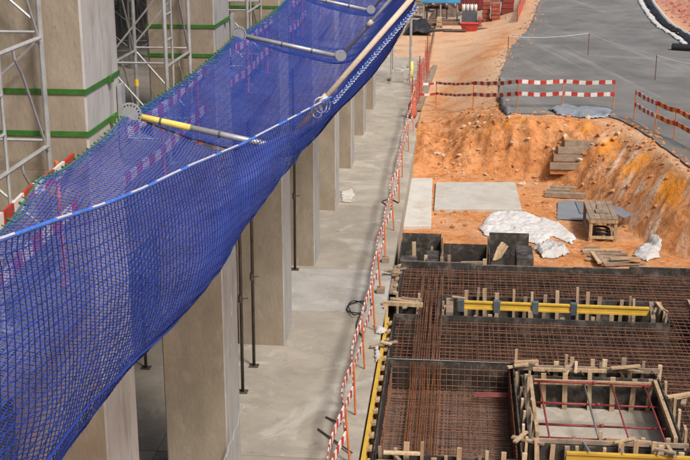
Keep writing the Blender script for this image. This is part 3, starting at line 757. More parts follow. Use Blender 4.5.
# ================================================================== formwork and reinforcement
FG = 'formwork round the foundation'
def studs(t, pts, top, bot=ZP, w=.085, d=.05, along='x'):
    for (x, y) in pts:
        h = top+random.choice((-.08, -.02, .03, .06, .14))+random.uniform(-.04, .04); dx, dy = random.uniform(-.05, .05), random.uniform(-.04, .04); x += random.uniform(-.06, .06)*(along == 'x'); w = random.choice((.06, .085, .1))
        put(MB().bar((x, y, bot), (x+dx, y+dy, h), w if along == 'x' else d, d if along == 'x' else w, up=(0, 1, 0)), 'stud', random.choice(('timber', 'timber', 'timber_pale', 'timber_grey')), t)
def panel_x(t, x0, x1, y, z0, z1, n=1, th=.03, name='panel'):
    """wall panel in the XZ plane, film-faced black plywood with a bare edge, in n boards"""
    for i in range(n):
        a, b = lerp(x0, x1, i/n)+.004, lerp(x0, x1, (i+1)/n)-.004; o_ = random.uniform(-.006, .006); zt = z1+random.uniform(-.012, .012)
        p_ = put(MB().box(a, b, y-th/2+o_, y+th/2+o_, z0, zt-.004), name, 'form_black', t)
        put(MB().box(a, b, y-th/2+o_+.001, y+th/2+o_-.001, zt-.0035, zt), 'top_edge', 'form_edge', p_) if False else None
def panel_y(t, x, y0, y1, z0, z1, n=1, th=.03, name='panel'):
    for i in range(n):
        a, b = lerp(y0, y1, i/n)+.004, lerp(y0, y1, (i+1)/n)-.004; o_ = random.uniform(-.006, .006)
        put(MB().box(x-th/2+o_, x+th/2+o_, a, b, z0, z1+random.uniform(-.012, .012)), name, 'form_black', t)
def ibeam(t, p, q, m='beam_yellow', name='beam'):
    """timber I-beam: two flanges and a web"""
    p, q = Vector(p), Vector(q); up = Vector((0, 0, 1)); b = MB()
    b.bar(p+up*.08, q+up*.08, .08, .04).bar(p-up*.08, q-up*.08, .08, .04).bar(p, q, .03, .118)
    return put(b, name, m, t)

# blinding under everything in the formwork
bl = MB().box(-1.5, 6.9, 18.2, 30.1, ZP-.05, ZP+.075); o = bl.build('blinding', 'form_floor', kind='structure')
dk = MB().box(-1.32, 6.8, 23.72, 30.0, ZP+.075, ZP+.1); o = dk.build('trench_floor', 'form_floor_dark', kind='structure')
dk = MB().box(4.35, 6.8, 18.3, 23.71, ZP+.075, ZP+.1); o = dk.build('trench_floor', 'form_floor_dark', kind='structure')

# --- back edge boards
t = thing('edge_formwork', 'long dark board line along the far side of the foundation', 'formwork', (2, 30.13, ZP), FG)
for a, b, z in ((-1.36, .55, .03), (.56, 3.1, -.02), (3.11, 4.55, .0), (4.56, 6.9, .06)):
    put(MB().box(a, b, 30.09, 30.15, ZP, z), 'board', 'form_black', t)
    put(MB().box(a, b, 30.155, 30.235, z-.13, z-.02), 'waler', 'timber_grey', t)
for i in range(12): put(MB().bar((-1.1+i*.66, 30.5, ZP), (-1.1+i*.66, 30.25, -.15), .07, .05), 'strut', 'timber_grey', t)
# --- left edge: yellow beam, black board, spacers
t = thing('edge_formwork', 'left side formwork with a yellow beam against the slab', 'formwork', (-1.45, 19, ZP), FG)
ibeam(t, (-1.50, 16.8, -.12), (-1.50, 24.6, -.12)); ibeam(t, (-1.50, 24.7, -.16), (-1.50, 26.2, -.16))
for a, b in ((16.6, 19.3), (23.7, 26.2), (27.4, 30.1)): panel_y(t, -1.34, a, b, ZP, .0, 1)
for i in range(26):
    y = 16.9+i*.52
    if 26.1 < y < 27.5: continue
    put(MB().bar((-1.46, y, -.045+.01), (-1.37, y, -.03), .09, .06), 'spacer', 'timber', t)
    put(MB().bar((-1.40, y+.1, ZP), (-1.40, y+.1, -.02), .05, .08, up=(0, 1, 0)), 'stud', 'timber', t)
put(MB().box(-1.57, -1.38, 28.0, 30.1, -.14, -.08), 'ledger', 'timber_grey', t)
# --- big box at left
t = thing('formwork_box', 'open square black formwork pit lined with rusty bar mesh', 'formwork', (0, 21.5, ZP), FG)
panel_x(t, -1.33, 1.33, 23.62, ZP, 0, 1); panel_y(t, -1.33, 19.38, 23.6, ZP, .0, 2); panel_y(t, 1.31, 19.38, 23.6, ZP, .0, 2); panel_x(t, -1.31, 1.29, 19.36, ZP, -.03, 1)
put(MB().box(-1.34, 1.3, 23.585, 23.60, -.002, .012), 'capping', 'galv', t)
studs(t, [(x, 19.28) for x in (-1.22, -.95, -.72, -.5, -.28, .0, .22, .5, .72, 1.0, 1.3)], .08)
put(MB().bar((-1.3, 19.2, -.16), (1.35, 19.2, -.14), .06, .12), 'waler', 'timber_grey', t)
studs(t, [(1.38, y) for y in (19.9, 20.5, 21.1, 21.7, 22.3, 22.9, 23.45)], .06, along='y')
# --- long void with the yellow beam
t = thing('formwork_box', 'long narrow formwork trough with a yellow beam inside', 'formwork', (2.3, 27, ZP), FG)
panel_x(t, -.3, 4.97, 27.66, ZP, .0, 3); panel_x(t, -.3, 4.97, 26.3, ZP, .0, 2); panel_y(t, -.3, 26.32, 27.64, ZP, .0); panel_y(t, 4.97, 26.32, 27.64, ZP, .0)
yb = ibeam(t, (.1, 27.05, .0), (4.6, 27.0, .0))
for x in (.2, 1.05, 1.95, 2.85): sub(MB().box(x-.08, x+.08, 26.97, 27.1, -.16, .14), 'clamp', 'clamp_grey', yb, bevel=.01)
studs(t, [(x, 27.55) for x in (.3, .55, .8, 1.05, 1.5, 1.75, 1.95, 2.25, 2.5, 3.0, 3.25, 3.5, 4.0, 4.2, 4.4)], .17)
studs(t, [(x, 26.42) for x in (.5, .9, 1.4, 1.8, 2.2, 2.6, 3.0, 3.3, 3.7, 4.1, 4.5)], -.02)
put(MB().bar((4.62, 26.45, -.02), (4.72, 27.5, .02), .1, .1), 'cross_timber', 'timber_grey', t)
studs(t, [(-.2, y) for y in (26.5, 26.9, 27.3)]+[(4.88, y) for y in (26.45, 26.85, 27.25, 27.55)], .1, along='y')
put(MB().box(-.15, .02, 26.5, 27.5, -.1, .0), 'end_block', 'timber_grey', t)
# --- small timber box on the left edge
t = thing('formwork_box', 'little timber-framed formwork opening on the left edge', 'formwork', (-1.1, 26.8, ZP), FG)
panel_x(t, -1.36, -.76, 27.3, ZP, .0); panel_x(t, -1.36, -.76, 26.28, ZP, .0); panel_y(t, -.76, 26.3, 27.28, ZP, .0)
put(MB().bar((-1.66, 26.85, .05), (-.7, 26.8, .05), .11, .09), 'cross_timber', 'timber', t)
put(MB().bar((-1.5, 27.18, .03), (-.74, 27.18, .03), .08, .08), 'cross_timber', 'timber_grey', t)
studs(t, [(-.84, y) for y in (26.4, 26.7, 27.0, 27.22)]+[(-1.3, 26.4), (-1.3, 27.2)], .06, along='y')
put(MB().bar((-1.56, 26.2, ZP), (-1.56, 26.6, .12), .1, .05), 'prop_timber', 'timber', t)
# --- big void with red props
t = thing('formwork_box', 'wide formwork void braced with red steel tubes, timber studs all round', 'formwork', (2.8, 21.6, ZP), FG)
panel_x(t, 1.42, 4.25, 23.02, ZP, .0, 2); panel_x(t, 1.42, 4.25, 20.15, ZP, .0, 2); panel_y(t, 1.46, 20.17, 23.0, ZP, .0, 1); panel_y(t, 4.23, 20.17, 23.0, ZP, .0, 1)
studs(t, [(x, 22.92) for x in (1.6, 1.95, 2.35, 2.82, 3.3, 3.72, 4.08)], .12)
studs(t, [(x, 20.28) for x in (1.7, 2.35, 2.75, 3.15, 3.55, 3.95)], -.02, -.3)
studs(t, [(1.56, y) for y in (20.45, 20.85, 21.3, 21.75, 22.2, 22.65)]+[(4.33, y) for y in (20.4, 20.8, 21.25, 21.7, 22.15, 22.6)], .1, along='y')
put(MB().bar((1.62, 20.3, .0), (1.62, 22.85, .02), .07, .1), 'waler', 'timber', t)
put(MB().bar((4.12, 20.3, .0), (4.12, 22.85, .02), .07, .1), 'waler', 'timber', t)
put(MB().bar((1.7, 22.84, -.06), (4.05, 22.84, -.04), .05, .1), 'waler', 'timber', t)
for y, z in ((22.72, .0), (21.95, -.12), (21.2, -.22), (20.42, -.12)):
    put(MB().tube([(1.66, y, z), (2.9, y+.02, z-.01)], .027, 8).tube([(2.9, y+.02, z-.01), (4.1, y+.04, z-.02)], .021, 8).tube([(2.86, y+.02, z), (2.94, y+.02, z)], .036, 8), 'prop', 'prop_red', t, smooth=True)
for x in (1.85, 2.75, 3.3, 3.95):
    put(MB().tube([(x, 20.3, -.08), (x-.05, 22.9, -.05)], .019, 8), 'prop', 'prop_red' if x != 2.75 else 'galv_dark', t, smooth=True)
put(MB().box(1.49, 4.2, 20.18, 22.99, ZP+.08, ZP+.11), 'concrete_base', 'slab_concrete', t)
# --- double wall between void and strip
t = thing('formwork_wall', 'double stud wall behind the red-braced void', 'formwork', (2.8, 23.4, ZP), FG)
panel_x(t, 1.36, 4.35, 23.6, ZP, .0, 3)
studs(t, [(x, 23.5) for x in (1.4, 1.72, 2.2, 2.55, 2.95, 3.15, 3.62, 3.95, 4.25)], .18)
studs(t, [(2.32, 23.4), (3.05, 23.38), (3.72, 23.42)], .14)
put(MB().bar((1.4, 23.4, .0), (4.3, 23.42, .02), .06, .1), 'waler', 'timber_grey', t); put(MB().bar((1.7, 23.25, .03), (3.2, 23.28, .04), .05, .07), 'waler', 'timber', t)
for x in (1.9, 2.6, 3.4, 4.1): put(MB().tube([(x, 23.6, .03), (x+.12, 23.02, .03)], .012, 6), 'tie_bar', 'rebar', t)
# --- front wall line with studs and yellow beams
t = thing('formwork_wall', 'front formwork wall at the bottom edge with yellow beams and studs', 'formwork', (2.8, 19.9, ZP), FG)
panel_x(t, 1.45, 6.8, 19.92, ZP, .0, 3)
studs(t, [(x, 19.82) for x in (1.6, 1.85, 2.1, 2.4, 2.75, 3.05, 3.3, 3.6, 3.85, 4.1, 4.3, 4.6, 4.9, 5.2, 5.5)], .1)
ibeam(t, (2.1, 19.66, -.1), (6.8, 19.66, -.1)); ibeam(t, (-1.25, 19.05, -.12), (.25, 19.05, -.12))
put(MB().bar((1.5, 20.02, .02), (4.3, 20.03, .03), .05, .08), 'waler', 'timber_grey', t)
for x in (2.4, 3.0, 3.6): put(MB().tube([(x, 20.15, .03), (x+.1, 19.6, .05)], .014, 6), 'tie_bar', 'galv', t)
put(MB().tube([(.2, 18.9, .05), (1.3, 18.95, .05)], .03, 8), 'tie_tube', 'galv', t)
# --- right-hand void, only its corner shows
t = thing('formwork_box', 'corner of a timber-studded formwork box at the right edge', 'formwork', (6.4, 27, ZP), FG)
panel_x(t, 5.75, 7.2, 28.0, ZP, .0); panel_y(t, 5.75, 25.6, 27.98, ZP, .0, 2)
studs(t, [(5.86, y) for y in (25.9, 26.4, 26.9, 27.4, 27.8)], .22, along='y')
put(MB().bar((5.66, 25.7, -.05), (5.66, 27.9, -.03), .06, .1), 'waler', 'timber', t)

# --- rebar mats
def rebar(name, label, x0, x1, y0, y1, z, sx, sy, r=.011, m='rebar', holes=(), layers=1, dz=.0, stir=False):
    t = thing(name, label, 'rebar', (lerp(x0, x1, .5), lerp(y0, y1, .5), z), 'steel reinforcement mats')
    def spans(a0, a1, hs):
        out = [(a0, a1)]
        for h0, h1 in hs:
            nw = []
            for s0, s1 in out:
                if h1 <= s0 or h0 >= s1: nw.append((s0, s1)); continue
                if h0 > s0+.05: nw.append((s0, h0))
                if h1 < s1-.05: nw.append((h1, s1))
            out = nw
        return out
    for l in range(layers):
        zz = z-l*dz; A = MB(); B = MB()
        x = x0+.04
        while x < x1:
            for a, b in spans(y0, y1, [(h[2], h[3]) for h in holes if h[0] < x < h[1]]):
                j = random.uniform(-.035, .035); n_ = max(2, int((b-a)/1.0)+1)
                A.tube([(x+j+random.uniform(-.008, .008), lerp(a, b, i/(n_-1)), zz+random.uniform(-.012, .012)) for i in range(n_)], r, 4)
            x += sx*random.uniform(.9, 1.1)
        y = y0+.04
        while y < y1:
            for a, b in spans(x0, x1, [(h[0], h[1]) for h in holes if h[2] < y < h[3]]):
                j = random.uniform(-.035, .035); n_ = max(2, int((b-a)/1.0)+1)
                B.tube([(lerp(a, b, i/(n_-1)), y+j+random.uniform(-.008, .008), zz+r*2+random.uniform(-.012, .012)) for i in range(n_)], r, 4)
            y += sy*random.uniform(.9, 1.1)
        put(A, 'long_bars', m, t, kind='stuff'); put(B, 'cross_bars', m, t, kind='stuff')
    return t
voids = [(-.4, 5.07, 26.2, 27.76), (-1.4, -.66, 26.18, 27.4), (5.65, 8, 25.4, 28.1)]
def wallmesh(t, x0, x1, y0, y1, axis, z0, z1, s=.17, r=.009):
    b = MB(); z = z0
    L_ = x1-x0 if axis == 'x' else y1-y0; k = 0
    while k < L_:
        p = (x0+k, y0) if axis == 'x' else (x0, y0+k); b.tube([(p[0], p[1], z0), (p[0]+random.uniform(-.01, .01), p[1], z1)], r, 4); k += s*random.uniform(.9, 1.1)
    while z < z1:
        b.tube([(x0, y0, z), (x1, y1, z)], r, 4); z += s
    put(b, 'wall_mesh', 'rebar', t, kind='stuff')
tm = rebar('rebar_mat', 'broad rusty mesh of bars filling the foundation strips', -1.28, 6.85, 23.7, 30.03, -.12, .135, .2, .0095, holes=voids, layers=2, dz=.5)
for y in (29.98, 26.22, 27.74, 23.72): wallmesh(tm, -1.25 if y in (29.98, 23.72) else -.3, 6.8 if y in (29.98, 23.72) else 4.95, y, y, 'x', -.72, -.06)
tm = rebar('rebar_mat', 'mesh of bars in the strip right of the red-braced void', 4.4, 6.85, 18.3, 23.69, -.12, .14, .2, .0095, layers=2, dz=.5)
tm = rebar('rebar_mat', 'square grid of bars inside the open black pit', -1.27, 1.25, 19.45, 23.5, -.63, .115, .125, .0085, layers=2, dz=.05)
wallmesh(tm, -1.25, 1.25, 23.5, 23.5, 'x', -.66, -.05, .13); wallmesh(tm, -1.24, -1.24, 19.45, 23.5, 'y', -.66, -.05, .14); wallmesh(tm, 1.22, 1.22, 19.45, 23.5, 'y', -.66, -.05, .14)
# rust-orange starter cage running across the pit and strips
t = thing('rebar_cage', 'bright rust-orange bundle of long bars running across the foundation', 'rebar', (-.55, 24, -.4), 'steel reinforcement mats')
b = MB()
for i in range(12):
    for z in (-.02, -.3):
        x = -.82+i*.05+random.uniform(-.015, .015); b.tube([(x, 23.66, z), (x+random.uniform(-.03, .03), 26.5, z+.03), (x+random.uniform(-.03, .03), 29.2 if i % 3 else 28, z)], .0105, 4)
put(b, 'long_bars', 'rebar', t, kind='stuff')
b = MB()
for i in range(13):
    x = -.86+i*.053+random.uniform(-.015, .015)
    b.tube([(x, 19.5+random.uniform(0, .3), -.56), (x, 21.5, -.55), (x+random.uniform(-.02, .02), 23.3, -.5), (x, 23.42, -.35), (x, 23.44, .02)], .010, 4)
put(b, 'starter_bars', 'rebar_rust', t, kind='stuff')
b = MB(); p0 = (.35, 22.6, -.5)
for i in range(5): b.tube([(.5, 22.9+i*.05, -.48), (1.22, 22.92+i*.05, -.47)], .011, 4)
put(b, 'spare_bars', 'prop_red', t, kind='stuff')

# --- offcuts and loose laths lying about the formwork
rd = random.Random(11); cl_spots = ((1.5, 23.3), (3.6, 23.35), (2.5, 23.2), (.1, 27.3), (4.8, 27.0), (-1.1, 26.9), (1.4, 20.0), (3.2, 20.05), (-1.45, 29.0), (-1.44, 24.2), (4.5, 22.0), (-.9, 19.1), (3.9, 19.7))
lw = ('by the stud wall, left', 'by the stud wall, right', 'by the stud wall, middle', 'at the left end of the yellow-beam trough', 'at the right end of the yellow-beam trough', 'on the small timber opening', 'at the near left corner of the red-braced void', 'in front of the red-braced void', 'by the slab edge, far end', 'by the slab edge, near the white sheet', 'beside the red-braced void, right', 'at the foot of the black pit', 'on the front yellow beam')
for (x, y), wh in zip(cl_spots, lw):
    t = thing('timber_offcut', 'loose timber offcuts '+wh, 'offcuts', (x, y, 0), 'loose offcuts on the formwork')
    for q in range(rd.choice((2, 3))):
        a = rd.uniform(-.5, .5)+(1.57 if rd.random() < .3 else 0); l_ = rd.uniform(.12, .4); cx, cy, z = x+rd.uniform(-.12, .12), y+rd.uniform(-.08, .08), .06+.05*q+(-.12 if 'mesh' in wh else 0)
        put(MB().bar((cx-l_*math.cos(a), cy-l_*math.sin(a), z), (cx+l_*math.cos(a), cy+l_*math.sin(a), z+rd.uniform(-.02, .04)), rd.uniform(.04, .1), .035), 'lath', rd.choice(('timber', 'timber_pale', 'timber_grey')), t)
# --- black shutter boxes behind
t = thing('formwork_box', 'left black shutter box behind the far board, timber posts inside', 'formwork', (-.9, 31.3, ZP), FG)
panel_x(t, -1.45, -.36, 32.1, ZP, .22); panel_y(t, -1.46, 30.45, 32.08, ZP, .0); panel_y(t, -.34, 30.45, 32.08, ZP, .1)
put(MB().box(-1.43, -1.0, 30.42, 30.9, ZP, -.06), 'inner_box', 'form_black', t, bevel=.006); put(MB().box(-.74, -.38, 30.42, 31.3, ZP, -.02), 'inner_box', 'form_black', t, bevel=.006)
studs(t, [(-1.08, 31.2), (-.68, 31.4), (-.72, 30.6)], .12); put(MB().box(-1.42, -.4, 30.45, 32.07, ZP+.01, ZP+.04), 'base', 'pad_concrete', t)
t = thing('formwork_box', 'middle low black shutter box with a timber rail across', 'formwork', (.3, 31.2, ZP), FG)
panel_x(t, -.3, .9, 31.5, ZP, .12); panel_x(t, -.3, .9, 30.5, ZP, -.32)
put(MB().bar((-.32, 30.45, -.22), (.86, 30.45, -.22), .06, .1), 'rail', 'timber', t); put(MB().bar((.2, 30.7, -.16), (.8, 30.75, -.15), .06, .07), 'rail', 'timber_grey', t)
studs(t, [(-.24, 30.4), (-.1, 30.5), (.4, 30.38), (.82, 30.4)], -.05)
t = thing('formwork_box', 'right tall black shutter box holding leaning planks', 'formwork', (1.5, 31.3, ZP), FG)
panel_x(t, .96, 2.06, 32.1, ZP, .3); panel_y(t, .94, 30.5, 32.08, ZP, .15); put(MB().box(1.66, 2.1, 30.42, 31.55, ZP, .12), 'inner_box', 'form_black', t, bevel=.006)
put(MB().box(1.0, 1.35, 30.4, 30.95, ZP, -.18), 'inner_box', 'form_black', t, bevel=.006)
put(MB().box(.98, 1.64, 30.45, 32.07, ZP+.01, ZP+.04), 'base', 'pad_concrete', t)
t = thing('plank_stack', 'short planks leaning in the right black shutter box', 'planks', (1.2, 31.2, ZP))
for i in range(6): put(MB().bar((1.08+i*.03, 31.0+i*.05, -.18+.01), (1.22+i*.045, 31.35+i*.05, .22-.05*abs(i-2)), .08, .022), 'plank', 'timber', t)

# ================================================================== the excavated pit
zf = lambda x, y: terrain(x, y)[0]
def pad(px, label, top):
    P = poly(px, top); n = len(P); m_ = MB(); V = [(x, y, top) for x, y in P]+[(x, y, ZP-.15) for x, y in P]
    m_.add(V, [tuple(range(n))]+[(i, n+i, n+(i+1) % n, (i+1) % n) for i in range(n)])
    c_ = (sum(p[0] for p in P)/n, sum(p[1] for p in P)/n, ZP)
    o = solo(m_, 'concrete_pad', 'pad_concrete', c_, label, 'concrete pad', bevel=.015)
    bm = bmesh.new(); bm.from_mesh(o.data); bmesh.ops.recalc_face_normals(bm, faces=bm.faces); bm.to_mesh(o.data); bm.free(); return o
pad([(436, 182), (515, 182), (522, 209), (434, 209)], 'pale rectangular concrete pad on the orange pit floor', ZP+.09)
pad([(406, 178), (432.5, 178), (431, 226), (400, 226)], 'narrow pale concrete strip between slab edge and pad', ZP+.11)

crumple('white_tarpaulin', poly([(478, 229), (490, 214), (505, 211), (528, 214), (548, 221), (560, 224), (577, 238), (572, 245), (552, 237), (540, 246), (525, 242), (500, 240), (483, 236)], ZP), zf, 'tarp_white', 'large crumpled white tarpaulin spread behind the black shutter boxes', 'tarpaulin', .075, .03, 2, f=1.9)
crumple('white_bag', poly([(532, 248), (546, 244), (566, 247), (570, 254), (560, 259), (540, 259)], ZP), zf, 'tarp_white', 'bulging white sack between the big tarpaulin and the timber pile', 'sack', .15, .03, 12, f=2)
crumple('white_bag', poly([(631, 256), (640, 246), (650, 242), (661, 249), (660, 258), (647, 262)], ZP), zf, 'tarp_white', 'white plastic sheet crumpled at the right of the timber pile', 'sheet', .10, .03, 21, f=2)
# work table
zt_ = ZP+.75; tx0, tx1, ty0, ty1 = 4.02, 4.86, 35.0, 37.0
t = thing('work_table', 'rough timber work table standing on orange soil', 'table', (4.4, 36, ZP))
tp = MB()
for i in range(5): put(MB().box(tx0+i*.17, tx0+i*.17+.16, ty0, ty1+random.uniform(-.05, .05), zt_-.04, zt_+random.uniform(-.006, .006)), 'plank', 'timber_grey', t)
for x in (tx0+.05, tx1-.06):
    for y in (ty0+.06, ty1-.08): put(MB().bar((x, y, ZP-.02), (x, y, zt_-.04), .09, .07, up=(0, 1, 0)), 'leg', 'timber', t)
for y in (ty0+.02, ty1-.04): put(MB().bar((tx0, y, zt_-.1), (tx1, y, zt_-.1), .03, .11), 'rail', 'timber', t)
for x in (tx0+.05, tx1-.06): put(MB().bar((x, ty0, zt_-.1), (x, ty1, zt_-.1), .03, .11), 'rail', 'timber', t); put(MB().bar((x, ty0, ZP+.14), (x, ty1, ZP+.14), .03, .09), 'stretcher', 'timber', t)
put(MB().bar((tx0, ty0+.03, ZP+.14), (tx1, ty0+.03, ZP+.14), .03, .09), 'stretcher', 'timber', t)
put(MB().bar((tx1-.1, ty0+.07, ZP+.2), (tx1-.3, ty0+.07, zt_-.1), .03, .06), 'brace', 'timber_grey', t)
solo(MB().box(4.25, 4.6, 35.5, 35.9, zt_+.008, zt_+.05).bar((4.35, 35.95, zt_+.03), (4.42, 36.5, zt_+.03), .07, .04), 'offcut_board', 'timber_grey', (4.4, 35.7, zt_), 'timber offcuts lying on the work table', 'offcut')
solo(MB().tube([Vector((4.45+.25*math.cos(a), 35.4+.3*math.sin(a), ZP+.05+.035*i/4)) for i, a in enumerate([k*.5 for k in range(40)])], .035, 6), 'hose_coil', 'cable_black', (4.45, 35.4, ZP), 'coiled black hose under the work table', 'hose')
def sheet(px, label, z, tilt=0):
    P = poly(px, z); n = len(P); m_ = MB().add([(x, y, z+tilt*i) for i, (x, y) in enumerate(P)]+[(x, y, z-.012+tilt*i) for i, (x, y) in enumerate(P)], [tuple(range(n)), tuple(reversed(range(n, 2*n)))]+[(i, n+i, n+(i+1) % n, (i+1) % n) for i in range(n)])
    solo(m_, 'metal_sheet', 'sheet_grey', (P[0][0], P[0][1], z), label, 'sheet')
sheet([(558, 201), (577, 200), (590, 210), (588, 220), (557, 219)], 'blue-grey sheet lying left of the work table', ZP+.06)
sheet([(575, 201), (606, 203), (612, 210), (580, 213)], 'blue-grey sheet lying behind the work table', ZP+.09)
sheet([(607, 205), (620, 207), (632, 215), (624, 219), (610, 212)], 'blue-grey sheet with a bent corner right of the work table', ZP+.42, .01)
# timber piles
t = thing('timber_pile', 'pile of loose boards in front of the work table', 'timber', (4.5, 33.7, ZP))
for i, (xa, ya, xb, yb, z) in enumerate(((582, 250, 622, 250, .05), (583, 253, 628, 254, .05), (590, 256, 632, 258, .11), (586, 259, 630, 262, .06), (600, 262, 640, 264, .06), (604, 265, 645, 263, .06), (592, 252, 600, 263, .16), (597, 253, 606, 264, .17), (585, 247, 600, 248, .05), (610, 259, 640, 258, .16))):
    p, q = pz(xa, ya, ZP+z), pz(xb, yb, ZP+z); put(MB().bar(p, q, .13, .05), 'board', 'timber_grey' if i % 3 else 'timber', t)
t = thing('timber_pile', 'two heavy grey timbers lying below the earth steps', 'timber', (3.8, 40.6, ZP))
for xa, ya, xb, yb, z in ((545, 194, 586, 196, .1), (550, 188, 584, 189.5, .1), (547, 191, 570, 191.5, .12)):
    p, q = pz(xa, ya, ZP+z), pz(xb, yb, ZP+z); put(MB().bar(p, q, .2, .16), 'beam', 'timber_grey', t)
# earth steps with board risers
t = thing('earth_steps', 'flight of earth steps with timber risers up the orange bank', 'steps', tuple(pz(566, 166, ZP)))
for i, (xa, xb, y) in enumerate(((549.5, 584, 166.5), (553, 588, 158.5), (557.5, 592, 151), (564, 595, 144))):
    base = pz((xa+xb)/2, y, ZP); z0 = ZP+.15
    # find where this riser meets the bank
    Yl, z = 0, 0
    for s in range(400):
        r_ = ray((xa+xb)/2, y); tt = (30+s*.05)/r_.y; p = Vector((0, 0, H))+r_*tt
        if p.z <= terrain(p.x, p.y)[0]: break
    Yl = p.y-.05; a, b = py(xa, y, Yl), py(xb, y, Yl)
    Yl -= .2; a.z += .05; b.x += .12
    put(MB().box(a.x, b.x, Yl-.03, Yl+.03, a.z-.1, a.z+.15), 'riser', 'timber_grey', t, bevel=.006)
    put(MB().box(a.x+.02, b.x-.02, Yl+.03, Yl+.75, a.z-.28, a.z+.07), 'tread', 'soil', t)
# pale stones and clods on the bank and pit floor
def clods(name, n, pick, m, smin, smax, seed):
    rd = random.Random(seed); b = MB(); ico = [(0, 0, 1), (.89, 0, .45), (.28, .85, .45), (-.72, .53, .45), (-.72, -.53, .45), (.28, -.85, .45), (.72, .53, -.45), (-.28, .85, -.45), (-.89, 0, -.45), (-.28, -.85, -.45), (.72, -.53, -.45), (0, 0, -1)]
    fs = [(0, 1, 2), (0, 2, 3), (0, 3, 4), (0, 4, 5), (0, 5, 1), (1, 6, 2), (2, 7, 3), (3, 8, 4), (4, 9, 5), (5, 10, 1), (6, 7, 2), (7, 8, 3), (8, 9, 4), (9, 10, 5), (10, 6, 1), (11, 7, 6), (11, 8, 7), (11, 9, 8), (11, 10, 9), (11, 6, 10)]
    k = 0
    while k < n:
        x, y = pick(rd)
        if not (inside(CP, x, y) or dist(CP, x, y) < 1.5) or x < SLAB_X+.15 or (x < 7 and y < 30.4): continue
        s = smin+(smax-smin)*rd.random()**3; z = terrain(x, y)[0]; sx, sy, sz = s*rd.uniform(.6, 1.5), s*rd.uniform(.6, 1.5), s*rd.uniform(.4, .9)
        a = rd.random()*6.28; ca, sa = math.cos(a), math.sin(a); V = []
        for v in ico:
            j = rd.uniform(.75, 1.2); X, Y_, Z_ = v[0]*sx*j, v[1]*sy*j, v[2]*sz*j
            V.append((x+X*ca-Y_*sa, y+X*sa+Y_*ca, z+Z_+sz*.2))
        b.add(V, fs); k += 1
    o = b.build(name, m, kind='stuff'); return o
tag(clods('soil_clods', 900, lambda r: (r.uniform(-1.4, 7.2), r.uniform(36, 48.5)), 'soil', .008, .11, 1), 'loose orange clods of earth over the bank', 'clods')
def edge_stones(name, line, n, m, spread, smax, seed, label, side=0):
    rd = random.Random(seed); b = MB(); L = sum((q-p).length for p, q in zip(line[:-1], line[1:]))
    for _ in range(n):
        d = rd.random()*L
        for p, q in zip(line[:-1], line[1:]):
            l_ = (q-p).length
            if d <= l_: break
            d -= l_
        c_ = p.lerp(q, d/l_); s_ = .02+smax*rd.random()**3; x, y = c_.x+rd.gauss(side, spread), c_.y+rd.gauss(0, spread)
        z = max(terrain(x, y)[0], ZR+.06 if inside(RING, x, y) else -9)
        V = [(x+s_*rd.uniform(.6, 1.3)*a, y+s_*rd.uniform(.6, 1.3)*b_, z+s_*rd.uniform(.5, .9)*e) for a, b_, e in ((1, 0, .1), (0, 1, .1), (-1, 0, .1), (0, -1, .1), (.1, .1, 1), (0, 0, -.5))]
        b.add(V, [(0, 1, 4), (1, 2, 4), (2, 3, 4), (3, 0, 4), (1, 0, 5), (2, 1, 5), (3, 2, 5), (0, 3, 5)])
    tag(b.build(name, m, kind='stuff'), label, 'gravel')
RING = [(p.x, p.y) for p in ring]
rl_ = [p for p in roadL if p.y < 100]
edge_stones('gravel', rl_, 700, 'asphalt', .3, .07, 5, 'dark gravel crumbling off the left road edge')
edge_stones('gravel', rl_, 160, 'soil', .4, .08, 6, 'pale gravel along the left road edge')
edge_stones('gravel', [p for p in near if p.x < 12], 350, 'soil', .25, .08, 8, 'pale gravel along the crest by the road end')
edge_stones('brick_rubble', [Vector((p.x+2.6, p.y, p.z)) for p in roadR if p.y < 100], 900, 'brick_red', .9, .16, 9, 'brick rubble beyond the far right kerb')
tag(clods('pale_stones', 170, lambda r: (r.uniform(-1.0, 6.2), r.uniform(41, 46)), 'stone_pale', .015, .13, 2), 'pale broken stones scattered on the orange bank', 'stones')

# ================================================================== barriers by the road
def gz(x, y): return max(terrain(x, y)[0], 0)
def ground_at(px_, py_):
    r_ = ray(px_, py_)
    for s in range(900):
        p = Vector((0, 0, H))+r_*((36+s*.06)/r_.y)
        if p.z <= terrain(p.x, p.y)[0]+.0: return p
    return p
t = thing('barrier_fence', 'red and white two-rail barrier across the end of the asphalt', 'barrier', tuple(ground_at(530, 109)))
pts = [ground_at(x, y) for x, y in ((420, 107), (436, 106), (473, 108), (517, 109.5), (562, 109.5), (613, 110))]
tz = []
for i, p in enumerate(pts):
    z = p.z+(.07 if i > 2 else 0); tz.append((Vector((p.x, p.y, z)), Vector((p.x, p.y, z+1.08))))
    put(MB().tube([(p.x, p.y, p.z-.02), (p.x, p.y, z+1.1)], .022, 6), 'post', 'orange_post', t)
for i in range(len(pts)-1):
    for h in (.95, .52):
        a, b = tz[i][0].lerp(tz[i][1], h), tz[i+1][0].lerp(tz[i+1][1], h); off = Vector((0, -.04, 0))
        put(striped(MB(), a+off, b+off, .02, .15 if i > 1 else .10, .24, random.uniform(0, .2)), 'rail', ['red', 'white'], t)
t = thing('barrier_fence', 'slanting red and orange barrier beside the pit at right', 'barrier', tuple(ground_at(655, 128)))
pts = [pz(x, y, ZR+.06) for x, y in ((634, 119), (655, 131), (674, 139), (700, 151), (730, 164))]
for p in pts: put(MB().tube([(p.x, p.y, p.z), (p.x, p.y, p.z+1.08)], .022, 6), 'post', 'orange_post', t)
